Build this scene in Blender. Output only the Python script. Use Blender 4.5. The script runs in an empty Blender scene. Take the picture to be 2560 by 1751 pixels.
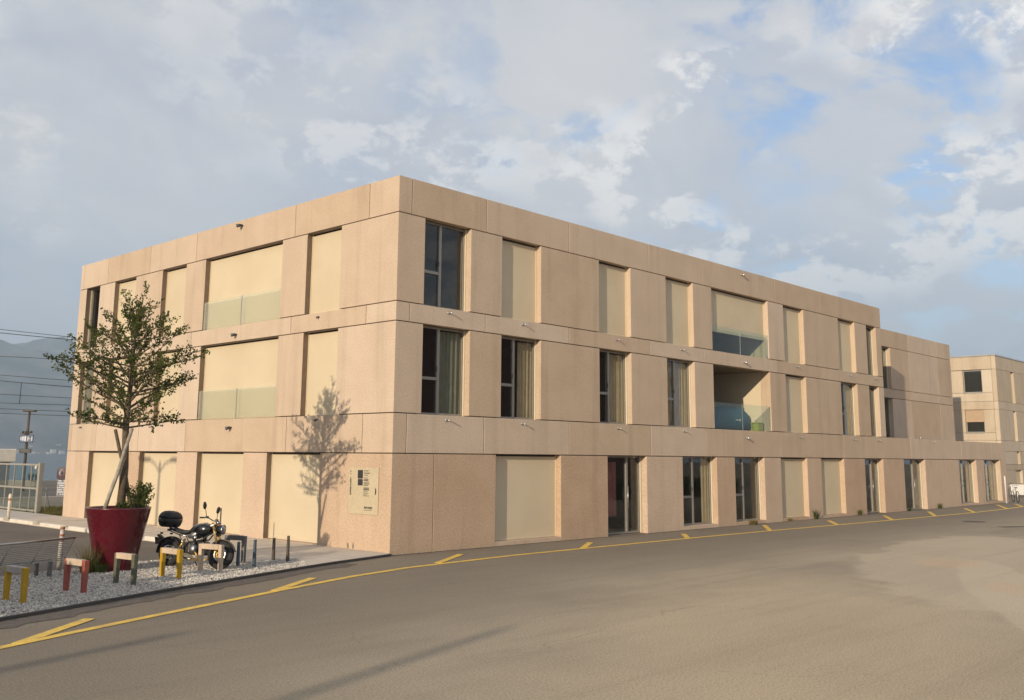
import bpy, bmesh, math, random
import numpy as np
from math import sin, cos, pi, radians
from mathutils import Vector, Matrix, noise as mnoise

scene = bpy.context.scene
COL = scene.collection

# ------------------------------------------------------------------ camera
CAM = Vector((-16.290, -19.191, 2.445))
RIGHT = Vector((0.68716, -0.72645, 0.00905))
UPV = Vector((-0.12688, -0.10774, 0.98605))
FWD = Vector((0.71534, 0.67872, 0.16620))
camd = bpy.data.cameras.new('camera')
cam = bpy.data.objects.new('camera', camd)
COL.objects.link(cam)
cam.matrix_world = Matrix(((RIGHT.x, UPV.x, -FWD.x, CAM.x), (RIGHT.y, UPV.y, -FWD.y, CAM.y),
                           (RIGHT.z, UPV.z, -FWD.z, CAM.z), (0, 0, 0, 1)))
camd.sensor_width = 36.0
camd.lens = 2450.57 / 2560 * 36
camd.shift_x = 26.84 / 2560
camd.shift_y = -146.99 / 2560
camd.clip_start = 0.1
camd.clip_end = 12000
scene.camera = cam
scene.view_settings.view_transform = 'Standard'
scene.view_settings.look = 'None'
scene.view_settings.exposure = 0.25
scene.view_settings.gamma = 1.0
scene.view_settings.use_curve_mapping = False
scene.cycles.use_denoising = True
scene.cycles.max_bounces = 6
scene.cycles.diffuse_bounces = 3
scene.cycles.glossy_bounces = 3
scene.cycles.transparent_max_bounces = 16
scene.cycles.volume_bounces = 0
scene.cycles.use_adaptive_sampling = True
scene.cycles.adaptive_threshold = 0.02

SUNV = Vector((-3.48, -1.0, 0.835)).normalized()       # towards the sun
SUN_EL = math.asin(SUNV.z)
SUN_ROT = math.atan2(SUNV.x, SUNV.y) % (2 * pi)

# ------------------------------------------------------------------ sky
SKY_STRENGTH = 0.1
world = bpy.data.worlds.new('World')
scene.world = world
world.use_nodes = True


class NT:
    """small helper round a node tree"""
    def __init__(self, tree):
        self.t = tree

    def n(self, kind, **kw):
        nd = self.t.nodes.new('ShaderNode' + kind)
        for k, v in kw.items():
            setattr(nd, k, v)
        return nd

    def l(self, a, b):
        self.t.links.new(a, b)

    def put(self, sock, v):
        if hasattr(v, 'is_linked') or hasattr(v, 'links'):
            self.l(v, sock)
        else:
            sock.default_value = v

    def math(self, op, a, b=0.0, c=None, clamp=False):
        nd = self.n('Math', operation=op, use_clamp=clamp)
        self.put(nd.inputs[0], a)
        self.put(nd.inputs[1], b)
        if c is not None:
            self.put(nd.inputs[2], c)
        return nd.outputs[0]

    def mapr(self, v, a, b, c=0.0, d=1.0, smooth=True):
        nd = self.n('MapRange')
        nd.interpolation_type = 'SMOOTHSTEP' if smooth else 'LINEAR'
        self.put(nd.inputs['Value'], v)
        for nm, x in zip(('From Min', 'From Max', 'To Min', 'To Max'), (a, b, c, d)):
            self.put(nd.inputs[nm], x)
        return nd.outputs[0]

    def noise(self, vec, scale, detail=4.0, rough=0.55, dist=0.0, lac=2.0):
        nd = self.n('TexNoise')
        if vec is not None:
            self.l(vec, nd.inputs['Vector'])
        nd.inputs['Scale'].default_value = scale
        nd.inputs['Detail'].default_value = detail
        nd.inputs['Roughness'].default_value = rough
        nd.inputs['Distortion'].default_value = dist
        nd.inputs['Lacunarity'].default_value = lac
        return nd.outputs['Fac']

    def mix(self, fac, a, b, blend='MIX'):
        nd = self.n('Mix', data_type='RGBA', blend_type=blend)
        nd.clamp_factor = True
        self.put(nd.inputs[0], fac)
        self.put(nd.inputs[6], a if not isinstance(a, tuple) else (*a, 1) if len(a) == 3 else a)
        self.put(nd.inputs[7], b if not isinstance(b, tuple) else (*b, 1) if len(b) == 3 else b)
        return nd.outputs[2]

    def mapping(self, vec, scale=(1, 1, 1), loc=(0, 0, 0), rot=(0, 0, 0)):
        nd = self.n('Mapping')
        self.l(vec, nd.inputs['Vector'])
        nd.inputs['Scale'].default_value = scale
        nd.inputs['Location'].default_value = loc
        nd.inputs['Rotation'].default_value = rot
        return nd.outputs[0]

    def bump(self, h, strength, dist=0.01, nrm=None):
        nd = self.n('Bump')
        nd.inputs['Strength'].default_value = strength
        nd.inputs['Distance'].default_value = dist
        self.l(h, nd.inputs['Height'])
        if nrm is not None:
            self.l(nrm, nd.inputs['Normal'])
        return nd.outputs[0]


def build_sky():
    w = NT(world.node_tree)
    bg = world.node_tree.nodes['Background']
    sky = w.n('TexSky', sky_type='NISHITA')
    sky.sun_disc = False
    sky.sun_elevation = SUN_EL
    sky.sun_rotation = SUN_ROT
    sky.altitude = 200
    sky.air_density = 1.0
    sky.dust_density = 1.0
    sky.ozone_density = 1.6
    tc = w.n('TexCoord').outputs['Generated']
    sep = w.n('SeparateXYZ')
    w.l(tc, sep.inputs[0])
    z = w.math('MAXIMUM', sep.outputs[2], 0.0)
    den = w.math('ADD', z, 0.42)
    comb = w.n('CombineXYZ')
    w.l(w.math('DIVIDE', sep.outputs[0], den), comb.inputs[0])
    w.l(w.math('DIVIDE', sep.outputs[1], den), comb.inputs[1])
    comb.inputs[2].default_value = 3.7
    p = comb.outputs[0]
    up = tuple(1.0 / SKY_STRENGTH * c for c in (1, 1, 1))

    def cl(c):
        return tuple(x / SKY_STRENGTH for x in c)
    base = w.mix(1.0, sky.outputs[0], (1.40, 1.44, 1.60), 'MULTIPLY')
    # cloud cover thins out towards the right of the view
    sd = w.n('VectorMath', operation='DOT_PRODUCT')
    w.l(tc, sd.inputs[0])
    sd.inputs[1].default_value = (0.687, -0.726, 0.12)
    side = w.mapr(sd.outputs['Value'], -0.35, 0.50)
    # broad veil of altocumulus
    veil_n = w.noise(w.mapping(p, loc=(1.3, 0.2, 0)), 1.7, 6, 0.52, 0.4)
    veil = w.mapr(veil_n, 0.24, 0.46)
    gr = w.noise(w.mapping(p, loc=(5.1, 2.2, 1), scale=(1.0, 1.1, 1)), 3.4, 6, 0.52, 0.5)
    veil_col = w.mix(w.mapr(gr, 0.30, 0.70), cl((0.455, 0.480, 0.545)), cl((0.640, 0.624, 0.618)))
    c1 = w.mix(w.math('MULTIPLY', veil, 0.93), base, veil_col)
    # gaps torn through the veil
    gap = w.mapr(w.noise(w.mapping(p, loc=(3.3, 7.1, 2)), 6.0, 8, 0.6, 0.3), 0.49, 0.64)
    c2 = w.mix(w.math('MULTIPLY', gap, w.mapr(side, 0, 1, 0.06, 0.95)), c1, base)
    # bright sunlit puffs
    pf = w.noise(w.mapping(p, loc=(8.4, 1.9, 4)), 11.0, 10, 0.64, 0.2)
    big = w.mapr(w.noise(w.mapping(p, loc=(2.4, 9.9, 6)), 3.0, 3, 0.5), 0.42, 0.58)
    puff = w.math('MULTIPLY', w.mapr(pf, 0.46, 0.565), big)
    c3 = w.mix(w.math('MULTIPLY', puff, w.mapr(side, 0, 1, 0.45, 0.95)), c2, cl((0.90, 0.87, 0.83)))
    # thin milky band near the horizon
    hz = w.mapr(sep.outputs[2], 0.0, 0.34, 0.62, 0.0)
    c4 = w.mix(hz, c3, cl((0.415, 0.482, 0.580)))
    w.l(c4, bg.inputs['Color'])
    bg.inputs['Strength'].default_value = SKY_STRENGTH


build_sky()

# ------------------------------------------------------------------ sun
sund = bpy.data.lights.new('sun', 'SUN')
sund.energy = 5.0
sund.angle = radians(0.53)
sund.color = (1.0, 0.84, 0.64)
sun = bpy.data.objects.new('sun', sund)
COL.objects.link(sun)
sun.location = (-40, -20, 30)
sun.rotation_euler = SUNV.to_track_quat('Z', 'Y').to_euler()


# ================================================================== helpers
def clean(o):
    return o


class MB:
    """collects verts and faces, then links them as one mesh object"""
    def __init__(self):
        self.v = []
        self.f = []
        self.sm = []

    def add(self, vs, fs, smooth=False):
        b = len(self.v)
        self.v += [tuple(x) for x in vs]
        self.f += [tuple(b + i for i in f) for f in fs]
        self.sm += [smooth] * len(fs)
        return self

    def box(self, x0, x1, y0, y1, z0, z1):
        vs = [(x0, y0, z0), (x1, y0, z0), (x1, y1, z0), (x0, y1, z0), (x0, y0, z1), (x1, y0, z1), (x1, y1, z1), (x0, y1, z1)]
        return self.add(vs, [(0, 3, 2, 1), (4, 5, 6, 7), (0, 1, 5, 4), (1, 2, 6, 5), (2, 3, 7, 6), (3, 0, 4, 7)])

    def obox(self, c, ex, ey, ez):
        """box with centre c and half-axis vectors"""
        c, ex, ey, ez = Vector(c), Vector(ex), Vector(ey), Vector(ez)
        vs = [c + a * ex + b * ey + d * ez for d in (-1, 1) for a, b in ((-1, -1), (1, -1), (1, 1), (-1, 1))]
        return self.add(vs, [(0, 3, 2, 1), (4, 5, 6, 7), (0, 1, 5, 4), (1, 2, 6, 5), (2, 3, 7, 6), (3, 0, 4, 7)])

    def tube(self, pts, r, n=8, cap=True, smooth=True):
        pts = [Vector(p) for p in pts]
        rs = r if isinstance(r, (list, tuple)) else [r] * len(pts)
        up = Vector((0, 0, 1))
        d0 = (pts[1] - pts[0]).normalized()
        if abs(d0.dot(up)) > 0.95:
            up = Vector((1, 0, 0))
        u = d0.cross(up).normalized()
        vs = []
        for i, p in enumerate(pts):
            if i == 0:
                d = d0
            elif i == len(pts) - 1:
                d = (pts[i] - pts[i - 1]).normalized()
            else:
                d = ((pts[i] - pts[i - 1]).normalized() + (pts[i + 1] - pts[i]).normalized()).normalized()
            u = (u - d * u.dot(d)).normalized()
            v = d.cross(u)
            for k in range(n):
                a = 2 * pi * k / n
                vs.append(p + (u * cos(a) + v * sin(a)) * rs[i])
        fs = [(i * n + k, i * n + (k + 1) % n, (i + 1) * n + (k + 1) % n, (i + 1) * n + k)
              for i in range(len(pts) - 1) for k in range(n)]
        self.add(vs, fs, smooth)
        if cap:
            b = len(self.v) - len(vs)
            self.f.append(tuple(b + k for k in reversed(range(n))))
            self.f.append(tuple(b + (len(pts) - 1) * n + k for k in range(n)))
            self.sm += [False, False]
        return self

    def lathe(self, prof, n=32, c=(0, 0, 0), axis='z', smooth=True, close=False):
        vs, fs = [], []
        m = len(prof)
        for r, h in prof:
            for k in range(n):
                a = 2 * pi * k / n
                x, y = r * cos(a), r * sin(a)
                if axis == 'z':
                    vs.append((c[0] + x, c[1] + y, c[2] + h))
                elif axis == 'y':
                    vs.append((c[0] + x, c[1] + h, c[2] + y))
                else:
                    vs.append((c[0] + h, c[1] + x, c[2] + y))
        rng = range(m) if close else range(m - 1)
        for i in rng:
            j = (i + 1) % m
            for k in range(n):
                f = (i * n + k, i * n + (k + 1) % n, j * n + (k + 1) % n, j * n + k)
                fs.append(f if axis != 'y' else tuple(reversed(f)))
        return self.add(vs, fs, smooth)

    def loft(self, secs, n=18, smooth=True):
        """secs: (centre, half_u, half_v, u, v, exponent)"""
        vs, fs = [], []
        for c, a, b, u, v, e in secs:
            c, u, v = Vector(c), Vector(u), Vector(v)
            for k in range(n):
                t = 2 * pi * k / n
                ct, st = cos(t), sin(t)
                x = math.copysign(abs(ct) ** (2 / e), ct) * a
                y = math.copysign(abs(st) ** (2 / e), st) * b
                vs.append(c + u * x + v * y)
        m = len(secs)
        for i in range(m - 1):
            for k in range(n):
                fs.append((i * n + k, i * n + (k + 1) % n, (i + 1) * n + (k + 1) % n, (i + 1) * n + k))
        fs.append(tuple(reversed(range(n))))
        fs.append(tuple((m - 1) * n + k for k in range(n)))
        return self.add(vs, fs, smooth)

    def prism(self, poly, z0, z1):
        n = len(poly)
        vs = [(x, y, z0) for x, y in poly] + [(x, y, z1) for x, y in poly]
        fs = [tuple(reversed(range(n))), tuple(range(n, 2 * n))]
        fs += [(k, (k + 1) % n, n + (k + 1) % n, n + k) for k in range(n)]
        return self.add(vs, fs)

    def build(self, name, m=None, parent=None, bevel=0.0, seg=1, auto=False):
        me = bpy.data.meshes.new(name)
        me.from_pydata(self.v, [], self.f)
        if bevel or auto:
            bm = bmesh.new()
            bm.from_mesh(me)
            bmesh.ops.recalc_face_normals(bm, faces=bm.faces)
            if bevel:
                bmesh.ops.bevel(bm, geom=list(bm.edges), offset=bevel, segments=seg, affect='EDGES', profile=0.6)
            bm.to_mesh(me)
            bm.free()
        if not bevel:
            me.polygons.foreach_set('use_smooth', self.sm)
        me.update()
        o = bpy.data.objects.new(name, me)
        COL.objects.link(o)
        if m is not None:
            me.materials.append(m)
        if parent is not None:
            o.parent = parent
        return o


def thing(name, label, cat, loc=(0, 0, 0), rotz=0.0, group=None):
    o = bpy.data.objects.new(name, None)
    o.empty_display_size = 0.2
    COL.objects.link(o)
    o.location = loc
    o.rotation_euler = (0, 0, rotz)
    o['label'] = label
    o['category'] = cat
    if group:
        o['group'] = group
    return o


def tag(o, label, cat, group=None):
    o['label'] = label
    o['category'] = cat
    if group:
        o['group'] = group
    return o


def kind(o, k, label=None):
    o['kind'] = k
    if label:
        o['label'] = label
    return o


# ================================================================== materials
def newmat(name, rough=0.7, color=(0.5, 0.5, 0.5), metallic=0.0, spec=0.5):
    m = bpy.data.materials.new(name)
    m.use_nodes = True
    t = NT(m.node_tree)
    p = m.node_tree.nodes['Principled BSDF']
    p.inputs['Base Color'].default_value = (*color, 1)
    p.inputs['Roughness'].default_value = rough
    p.inputs['Metallic'].default_value = metallic
    p.inputs['Specular IOR Level'].default_value = spec
    return m, t, p


def wpos(t):
    return t.n('NewGeometry').outputs['Position']


def simple(name, color, rough=0.6, metallic=0.0, var=0.08, scale=6.0, coat=0.0, bump=0.0, spec=0.5):
    m, t, p = newmat(name, rough, color, metallic, spec)
    co = t.n('TexCoord').outputs['Object']
    ns = t.noise(co, scale, 5, 0.6)
    k = t.mapr(ns, 0.3, 0.7, 1 - var, 1 + var, False)
    mul = t.n('VectorMath', operation='SCALE')
    mul.inputs[0].default_value = color
    t.l(k, mul.inputs['Scale'])
    t.l(mul.outputs[0], p.inputs['Base Color'])
    rr = t.mapr(t.noise(co, scale * 2.3, 3), 0.3, 0.7, max(0.02, rough - 0.08), min(1, rough + 0.08), False)
    t.l(rr, p.inputs['Roughness'])
    if coat:
        p.inputs['Coat Weight'].default_value = coat
        p.inputs['Coat Roughness'].default_value = 0.04
    if bump:
        t.l(t.bump(t.noise(co, scale * 8, 4), bump, 0.01), p.inputs['Normal'])
    return m


def concrete(name, a, b, grain=24.0, gcon=0.14, stain=0.12, bump=0.25):
    """washed pinkish concrete: fine speckle, mottling, rain streaks, panel to panel drift"""
    m, t, p = newmat(name, 0.88, a, 0, 0.25)
    pos = wpos(t)
    mott = t.noise(pos, 0.9, 5, 0.6, 0.3)
    col = t.mix(t.mapr(mott, 0.32, 0.68), a, b)
    rnd = t.n('ObjectInfo').outputs['Random']
    hs = t.n('HueSaturation')
    t.l(col, hs.inputs['Color'])
    t.l(t.mapr(rnd, 0, 1, 0.92, 1.07, False), hs.inputs['Value'])
    t.l(t.mapr(rnd, 0, 1, 1.08, 0.90, False), hs.inputs['Saturation'])
    g = t.noise(pos, grain, 3, 0.75)
    g2 = t.noise(pos, grain * 2.6, 2, 0.7)
    k = t.math('ADD', t.mapr(g, 0.3, 0.7, 1 - gcon, 1 + gcon, False), t.mapr(g2, 0.3, 0.7, -gcon * 0.6, gcon * 0.6, False))
    st = t.noise(t.mapping(pos, scale=(1.6, 1.6, 0.10)), 1.4, 6, 0.62)
    k = t.math('MULTIPLY', k, t.mapr(st, 0.48, 0.72, 1.0, 1.0 - stain))
    mul = t.n('VectorMath', operation='SCALE')
    t.l(hs.outputs[0], mul.inputs[0])
    t.l(k, mul.inputs['Scale'])
    # rusty runs, here and there
    ru = t.noise(t.mapping(pos, scale=(2.2, 2.2, 0.12), loc=(3, 8, 1)), 1.6, 5, 0.6)
    col2 = t.mix(t.mapr(ru, 0.66, 0.80, 0.0, 0.30), mul.outputs[0], (a[0] * 0.85, a[1] * 0.66, a[2] * 0.5))
    t.l(col2, p.inputs['Base Color'])
    t.l(t.bump(g, bump, 0.006), p.inputs['Normal'])
    return m


M = {}
M['conc'] = concrete('washed_concrete', (0.500, 0.386, 0.280), (0.540, 0.421, 0.310))
M['conc_base'] = concrete('rough_base_concrete', (0.482, 0.352, 0.246), (0.526, 0.391, 0.278), 21.0, 0.20, 0.12, 0.35)
M['conc_far'] = concrete('cream_concrete', (0.485, 0.400, 0.295), (0.530, 0.440, 0.330), 12.0, 0.09, 0.12, 0.1)
M['inner'] = simple('inner_wall_plaster', (0.40, 0.35, 0.29), 0.9)
M['slab'] = simple('slab_plaster', (0.30, 0.26, 0.21), 0.9)
M['joint'] = simple('joint_seal', (0.05, 0.04, 0.035), 0.9)


def shutter_mat():
    m, t, p = newmat('cream_roller_fabric', 0.75, (0.68, 0.57, 0.36), 0, 0.3)
    pos = wpos(t)
    n1 = t.noise(pos, 0.7, 3, 0.5)
    c = t.mix(t.mapr(n1, 0.3, 0.7), (0.560, 0.466, 0.318), (0.600, 0.503, 0.350))
    wv = t.noise(t.mapping(pos, scale=(60, 60, 3)), 1.0, 2, 0.5)
    hs = t.n('HueSaturation')
    t.l(c, hs.inputs['Color'])
    t.l(t.math('MULTIPLY', t.mapr(wv, 0.3, 0.7, 0.975, 1.025, False), t.mapr(t.n('ObjectInfo').outputs['Random'], 0, 1, 0.96, 1.03, False)), hs.inputs['Value'])
    t.l(hs.outputs[0], p.inputs['Base Color'])
    t.l(t.bump(t.noise(t.mapping(pos, scale=(1, 1, 6)), 0.8, 2), 0.15, 0.03), p.inputs['Normal'])
    return m


M['shutter'] = shutter_mat()
M['frame'] = simple('window_aluminium', (0.31, 0.285, 0.245), 0.42, 0.35, 0.05)
M['reveal_shade'] = simple('shade_sheet', (0.175, 0.125, 0.085), 0.6, 0.1, 0.12, 4)  # dark sheet colour imitating shade in the left facade's reveals
M['rail'] = simple('guide_rail', (0.62, 0.53, 0.37), 0.5, 0.1, 0.05)
M['dark_frame'] = simple('dark_aluminium', (0.07, 0.07, 0.07), 0.45, 0.3)


def glass(name, tint=(0.86, 0.90, 0.90), ior=1.52, rough=0.0, body=0.0, bodycol=(0.5, 0.6, 0.5)):
    m = bpy.data.materials.new(name)
    m.use_nodes = True
    t = NT(m.node_tree)
    for nd in list(m.node_tree.nodes):
        if nd.type != 'OUTPUT_MATERIAL':
            m.node_tree.nodes.remove(nd)
    out = [x for x in m.node_tree.nodes if x.type == 'OUTPUT_MATERIAL'][0]
    tr = t.n('BsdfTransparent')
    tr.inputs['Color'].default_value = (*tint, 1)
    gl = t.n('BsdfGlossy')
    gl.inputs['Roughness'].default_value = rough
    gl.inputs['Color'].default_value = (0.95, 0.97, 1, 1)
    pos = wpos(t)
    bp = t.bump(t.noise(pos, 0.9, 2), 0.06, 0.05)
    t.l(bp, gl.inputs['Normal'])
    lw = t.n('LayerWeight')
    lw.inputs['Blend'].default_value = 0.5
    f0 = ((ior - 1) / (ior + 1)) ** 2
    fr = t.math('ADD', t.math('MULTIPLY', t.math('POWER', lw.outputs['Facing'], 5.0), 1 - f0), f0, clamp=True)
    mx = t.n('MixShader')
    t.l(fr, mx.inputs[0])
    first = tr.outputs[0]
    if body:
        df = t.n('BsdfTranslucent')
        df.inputs['Color'].default_value = (*bodycol, 1)
        d2 = t.n('BsdfDiffuse')
        d2.inputs['Color'].default_value = (*bodycol, 1)
        m0 = t.n('MixShader')
        m0.inputs[0].default_value = 0.6
        t.l(df.outputs[0], m0.inputs[1])
        t.l(d2.outputs[0], m0.inputs[2])
        m1 = t.n('MixShader')
        m1.inputs[0].default_value = body
        t.l(tr.outputs[0], m1.inputs[1])
        t.l(m0.outputs[0], m1.inputs[2])
        first = m1.outputs[0]
    t.l(first, mx.inputs[1])
    t.l(gl.outputs[0], mx.inputs[2])
    t.l(mx.outputs[0], out.inputs['Surface'])
    return m


M['glass'] = glass('window_glass', (0.84, 0.86, 0.84), 1.42)
M['glass_dark'] = glass('dark_window_glass', (0.42, 0.45, 0.46), 1.5)
M['glass_rail'] = glass('green_balustrade_glass', (0.965, 0.978, 0.945), 1.45, 0.0, 0.17, (0.78, 0.77, 0.65))
M['glass_clear'] = glass('clear_balustrade_glass', (0.88, 0.93, 0.90), 1.28)
M['curtain_green'] = simple('curtain_grey_green', (0.31, 0.305, 0.24), 0.9, 0, 0.12, 3)
M['curtain_beige'] = simple('curtain_beige', (0.62, 0.48, 0.32), 0.9, 0, 0.12, 3)
M['steel'] = simple('brushed_steel', (0.55, 0.54, 0.52), 0.35, 0.9)
M['black'] = simple('black_plastic', (0.018, 0.018, 0.019), 0.5)
M['ink'] = simple('black_print', (0.03, 0.028, 0.03), 0.6)


def asphalt():
    m, t, p = newmat('worn_asphalt', 0.9, (0.16, 0.14, 0.12), 0, 0.3)
    pos = wpos(t)
    sep = t.n('SeparateXYZ')
    t.l(pos, sep.inputs[0])
    n1 = t.noise(pos, 0.16, 6, 0.6, 0.4)
    n2 = t.noise(t.mapping(pos, scale=(0.35, 1.4, 1), rot=(0, 0, 0.55)), 0.5, 6, 0.62, 0.5)
    col = t.mix(t.mapr(n1, 0.34, 0.66), (0.305, 0.248, 0.176), (0.420, 0.340, 0.238))
    col = t.mix(t.mapr(n2, 0.40, 0.70, 0.0, 0.45), col, (0.50, 0.405, 0.280))
    # darker strip by the building and the kerb
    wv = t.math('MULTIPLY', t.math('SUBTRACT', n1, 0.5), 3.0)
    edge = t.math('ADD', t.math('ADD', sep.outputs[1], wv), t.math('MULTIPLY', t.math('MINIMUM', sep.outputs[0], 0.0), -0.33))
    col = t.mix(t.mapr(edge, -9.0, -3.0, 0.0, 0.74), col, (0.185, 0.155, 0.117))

    def blob(cx, cy, ax, ay, rot, soft, nscale, namp):
        q = t.mapping(pos, loc=(-cx, -cy, 0))
        q = t.mapping(q, rot=(0, 0, -rot))
        q = t.mapping(q, scale=(1 / ax, 1 / ay, 0))
        ln = t.n('VectorMath', operation='LENGTH')
        t.l(q, ln.inputs[0])
        d = t.math('ADD', ln.outputs['Value'], t.math('MULTIPLY', t.math('SUBTRACT', t.noise(pos, nscale, 6, 0.65, 0.6), 0.5), namp))
        return t.mapr(d, 1 - soft, 1 + soft, 1.0, 0.0)
    # pale concrete-dust apron and sand by the right edge
    col = t.mix(t.math('MULTIPLY', blob(10.5, -10.5, 9.0, 2.6, 0.28, 0.09, 0.5, 0.8), 0.60), col, (0.58, 0.47, 0.335))
    col = t.mix(t.math('MULTIPLY', blob(4.4, -13.0, 6.5, 0.75, 0.42, 0.10, 0.8, 0.7), 0.6), col, (0.60, 0.49, 0.345))
    col = t.mix(t.math('MULTIPLY', blob(8.9, -10.25, 1.1, 0.75, 0.2, 0.25, 1.6, 0.9), 0.5), col, (0.60, 0.42, 0.26))
    col = t.mix(t.math('MULTIPLY', blob(5.0, -12.7, 0.9, 0.35, 0.3, 0.25, 1.6, 0.9), 0.5), col, (0.60, 0.42, 0.26))
    col = t.mix(t.math('MULTIPLY', blob(-3.0, -12.5, 7.0, 3.0, 0.5, 0.5, 0.4, 0.9), 0.5), col, (0.58, 0.44, 0.28))
    g = t.noise(pos, 34, 4, 0.85)
    k = t.mapr(g, 0.28, 0.72, 0.50, 1.50, False)
    vor = t.n('TexVoronoi')
    vor.inputs['Scale'].default_value = 90
    t.l(pos, vor.inputs['Vector'])
    k = t.math('MULTIPLY', k, t.mapr(vor.outputs['Distance'], 0.0, 0.9, 1.12, 0.86, False))
    # tyre streaks and oil drips
    ty = t.noise(t.mapping(pos, rot=(0, 0, -0.38), scale=(0.06, 2.4, 1)), 1.0, 5, 0.65, 0.2)
    k = t.math('MULTIPLY', k, t.mapr(ty, 0.50, 0.74, 1.0, 0.90))
    oil = t.noise(pos, 1.7, 4, 0.6)
    k = t.math('MULTIPLY', k, t.mapr(oil, 0.70, 0.80, 1.0, 0.62))
    # hairline cracks
    vc = t.n('TexVoronoi', feature='DISTANCE_TO_EDGE')
    wob = t.n('VectorMath', operation='ADD')
    t.l(pos, wob.inputs[0])
    nz = t.n('TexNoise')
    nz.inputs['Scale'].default_value = 1.1
    nz.inputs['Detail'].default_value = 5
    t.l(pos, nz.inputs['Vector'])
    t.l(nz.outputs['Color'], wob.inputs[1])
    t.l(wob.outputs[0], vc.inputs['Vector'])
    vc.inputs['Scale'].default_value = 0.16
    crack = t.math('MULTIPLY', t.mapr(vc.outputs['Distance'], 0.0, 0.0035, 1.0, 0.0), t.mapr(n2, 0.45, 0.6))
    k = t.math('MULTIPLY', k, t.math('SUBTRACT', 1.0, t.math('MULTIPLY', crack, 0.22)))
    mul = t.n('VectorMath', operation='SCALE')
    t.l(col, mul.inputs[0])
    t.l(k, mul.inputs['Scale'])
    t.l(mul.outputs[0], p.inputs['Base Color'])
    t.l(t.bump(g, 0.5, 0.008), p.inputs['Normal'])
    return m


M['asphalt'] = asphalt()


def road_dark():
    m, t, p = newmat('dark_side_road', 0.9, (0.08, 0.075, 0.07), 0, 0.3)
    pos = wpos(t)
    c = t.mix(t.mapr(t.noise(pos, 0.4, 6, 0.6), 0.3, 0.7), (0.115, 0.098, 0.083), (0.165, 0.14, 0.118))
    g = t.noise(pos, 40, 3, 0.8)
    mul = t.n('VectorMath', operation='SCALE')
    t.l(c, mul.inputs[0])
    t.l(t.mapr(g, 0.3, 0.7, 0.8, 1.2, False), mul.inputs['Scale'])
    t.l(mul.outputs[0], p.inputs['Base Color'])
    t.l(t.bump(g, 0.4, 0.008), p.inputs['Normal'])
    return m


M['road_dark'] = road_dark()
M['verge'] = simple('crumbled_tarmac', (0.115, 0.094, 0.076), 0.95, 0, 0.35, 9, 0, 0.6)
M['pavement'] = simple('pale_pavement', (0.52, 0.46, 0.385), 0.85, 0, 0.12, 1.2, 0, 0.12)
M['kerb_white'] = simple('whitewashed_kerb', (0.66, 0.60, 0.50), 0.8, 0, 0.1, 3)
M['kerb_dark'] = simple('dark_edging', (0.065, 0.057, 0.05), 0.8, 0, 0.25, 4)
M['gravel_bed'] = simple('gravel_bed', (0.26, 0.24, 0.215), 0.95, 0, 0.4, 22, 0, 0.6)


def stone_mat():
    m, t, p = newmat('white_gravel', 0.85, (0.5, 0.48, 0.45), 0, 0.3)
    pos = wpos(t)
    vor = t.n('TexVoronoi')
    vor.inputs['Scale'].default_value = 26
    t.l(pos, vor.inputs['Vector'])
    sep = t.n('SeparateColor')
    t.l(vor.outputs['Color'], sep.inputs[0])
    c = t.mix(sep.outputs[0], (0.33, 0.305, 0.27), (0.68, 0.63, 0.56))
    c = t.mix(t.mapr(sep.outputs[1], 0.9, 0.95), c, (0.18, 0.165, 0.15))
    t.l(c, p.inputs['Base Color'])
    return m


M['stone'] = stone_mat()


def paint():
    m, t, p = newmat('yellow_road_paint', 0.7, (0.7, 0.45, 0.08), 0, 0.4)
    pos = wpos(t)
    w1 = t.noise(pos, 3.5, 8, 0.7)
    w2 = t.noise(pos, 38, 3, 0.8)
    c = t.mix(t.mapr(w1, 0.35, 0.7), (0.86, 0.56, 0.085), (0.76, 0.50, 0.11))
    wear = t.math('MULTIPLY', t.mapr(w1, 0.40, 0.66), t.mapr(w2, 0.36, 0.58))
    c = t.mix(t.math('MULTIPLY', wear, 0.5), c, (0.22, 0.19, 0.15))
    t.l(c, p.inputs['Base Color'])
    t.l(t.bump(w2, 0.4, 0.006), p.inputs['Normal'])
    return m


M['paint'] = paint()


def leafmat(name, a, b, trans=0.35):
    m = bpy.data.materials.new(name)
    m.use_nodes = True
    t = NT(m.node_tree)
    p = m.node_tree.nodes['Principled BSDF']
    out = [x for x in m.node_tree.nodes if x.type == 'OUTPUT_MATERIAL'][0]
    pos = wpos(t)
    n1 = t.noise(pos, 2.2, 3, 0.6)
    n2 = t.noise(pos, 19, 2, 0.6)
    c = t.mix(t.mapr(t.math('ADD', t.math('MULTIPLY', n1, 0.6), t.math('MULTIPLY', n2, 0.4)), 0.36, 0.64), a, b)
    t.l(c, p.inputs['Base Color'])
    p.inputs['Roughness'].default_value = 0.6
    p.inputs['Specular IOR Level'].default_value = 0.2
    tl = t.n('BsdfTranslucent')
    t.l(t.mix(1.0, c, (1.3, 1.5, 0.6), 'MULTIPLY'), tl.inputs['Color'])
    mx = t.n('MixShader')
    mx.inputs[0].default_value = trans
    t.l(p.outputs[0], mx.inputs[1])
    t.l(tl.outputs[0], mx.inputs[2])
    t.l(mx.outputs[0], out.inputs['Surface'])
    return m


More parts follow.
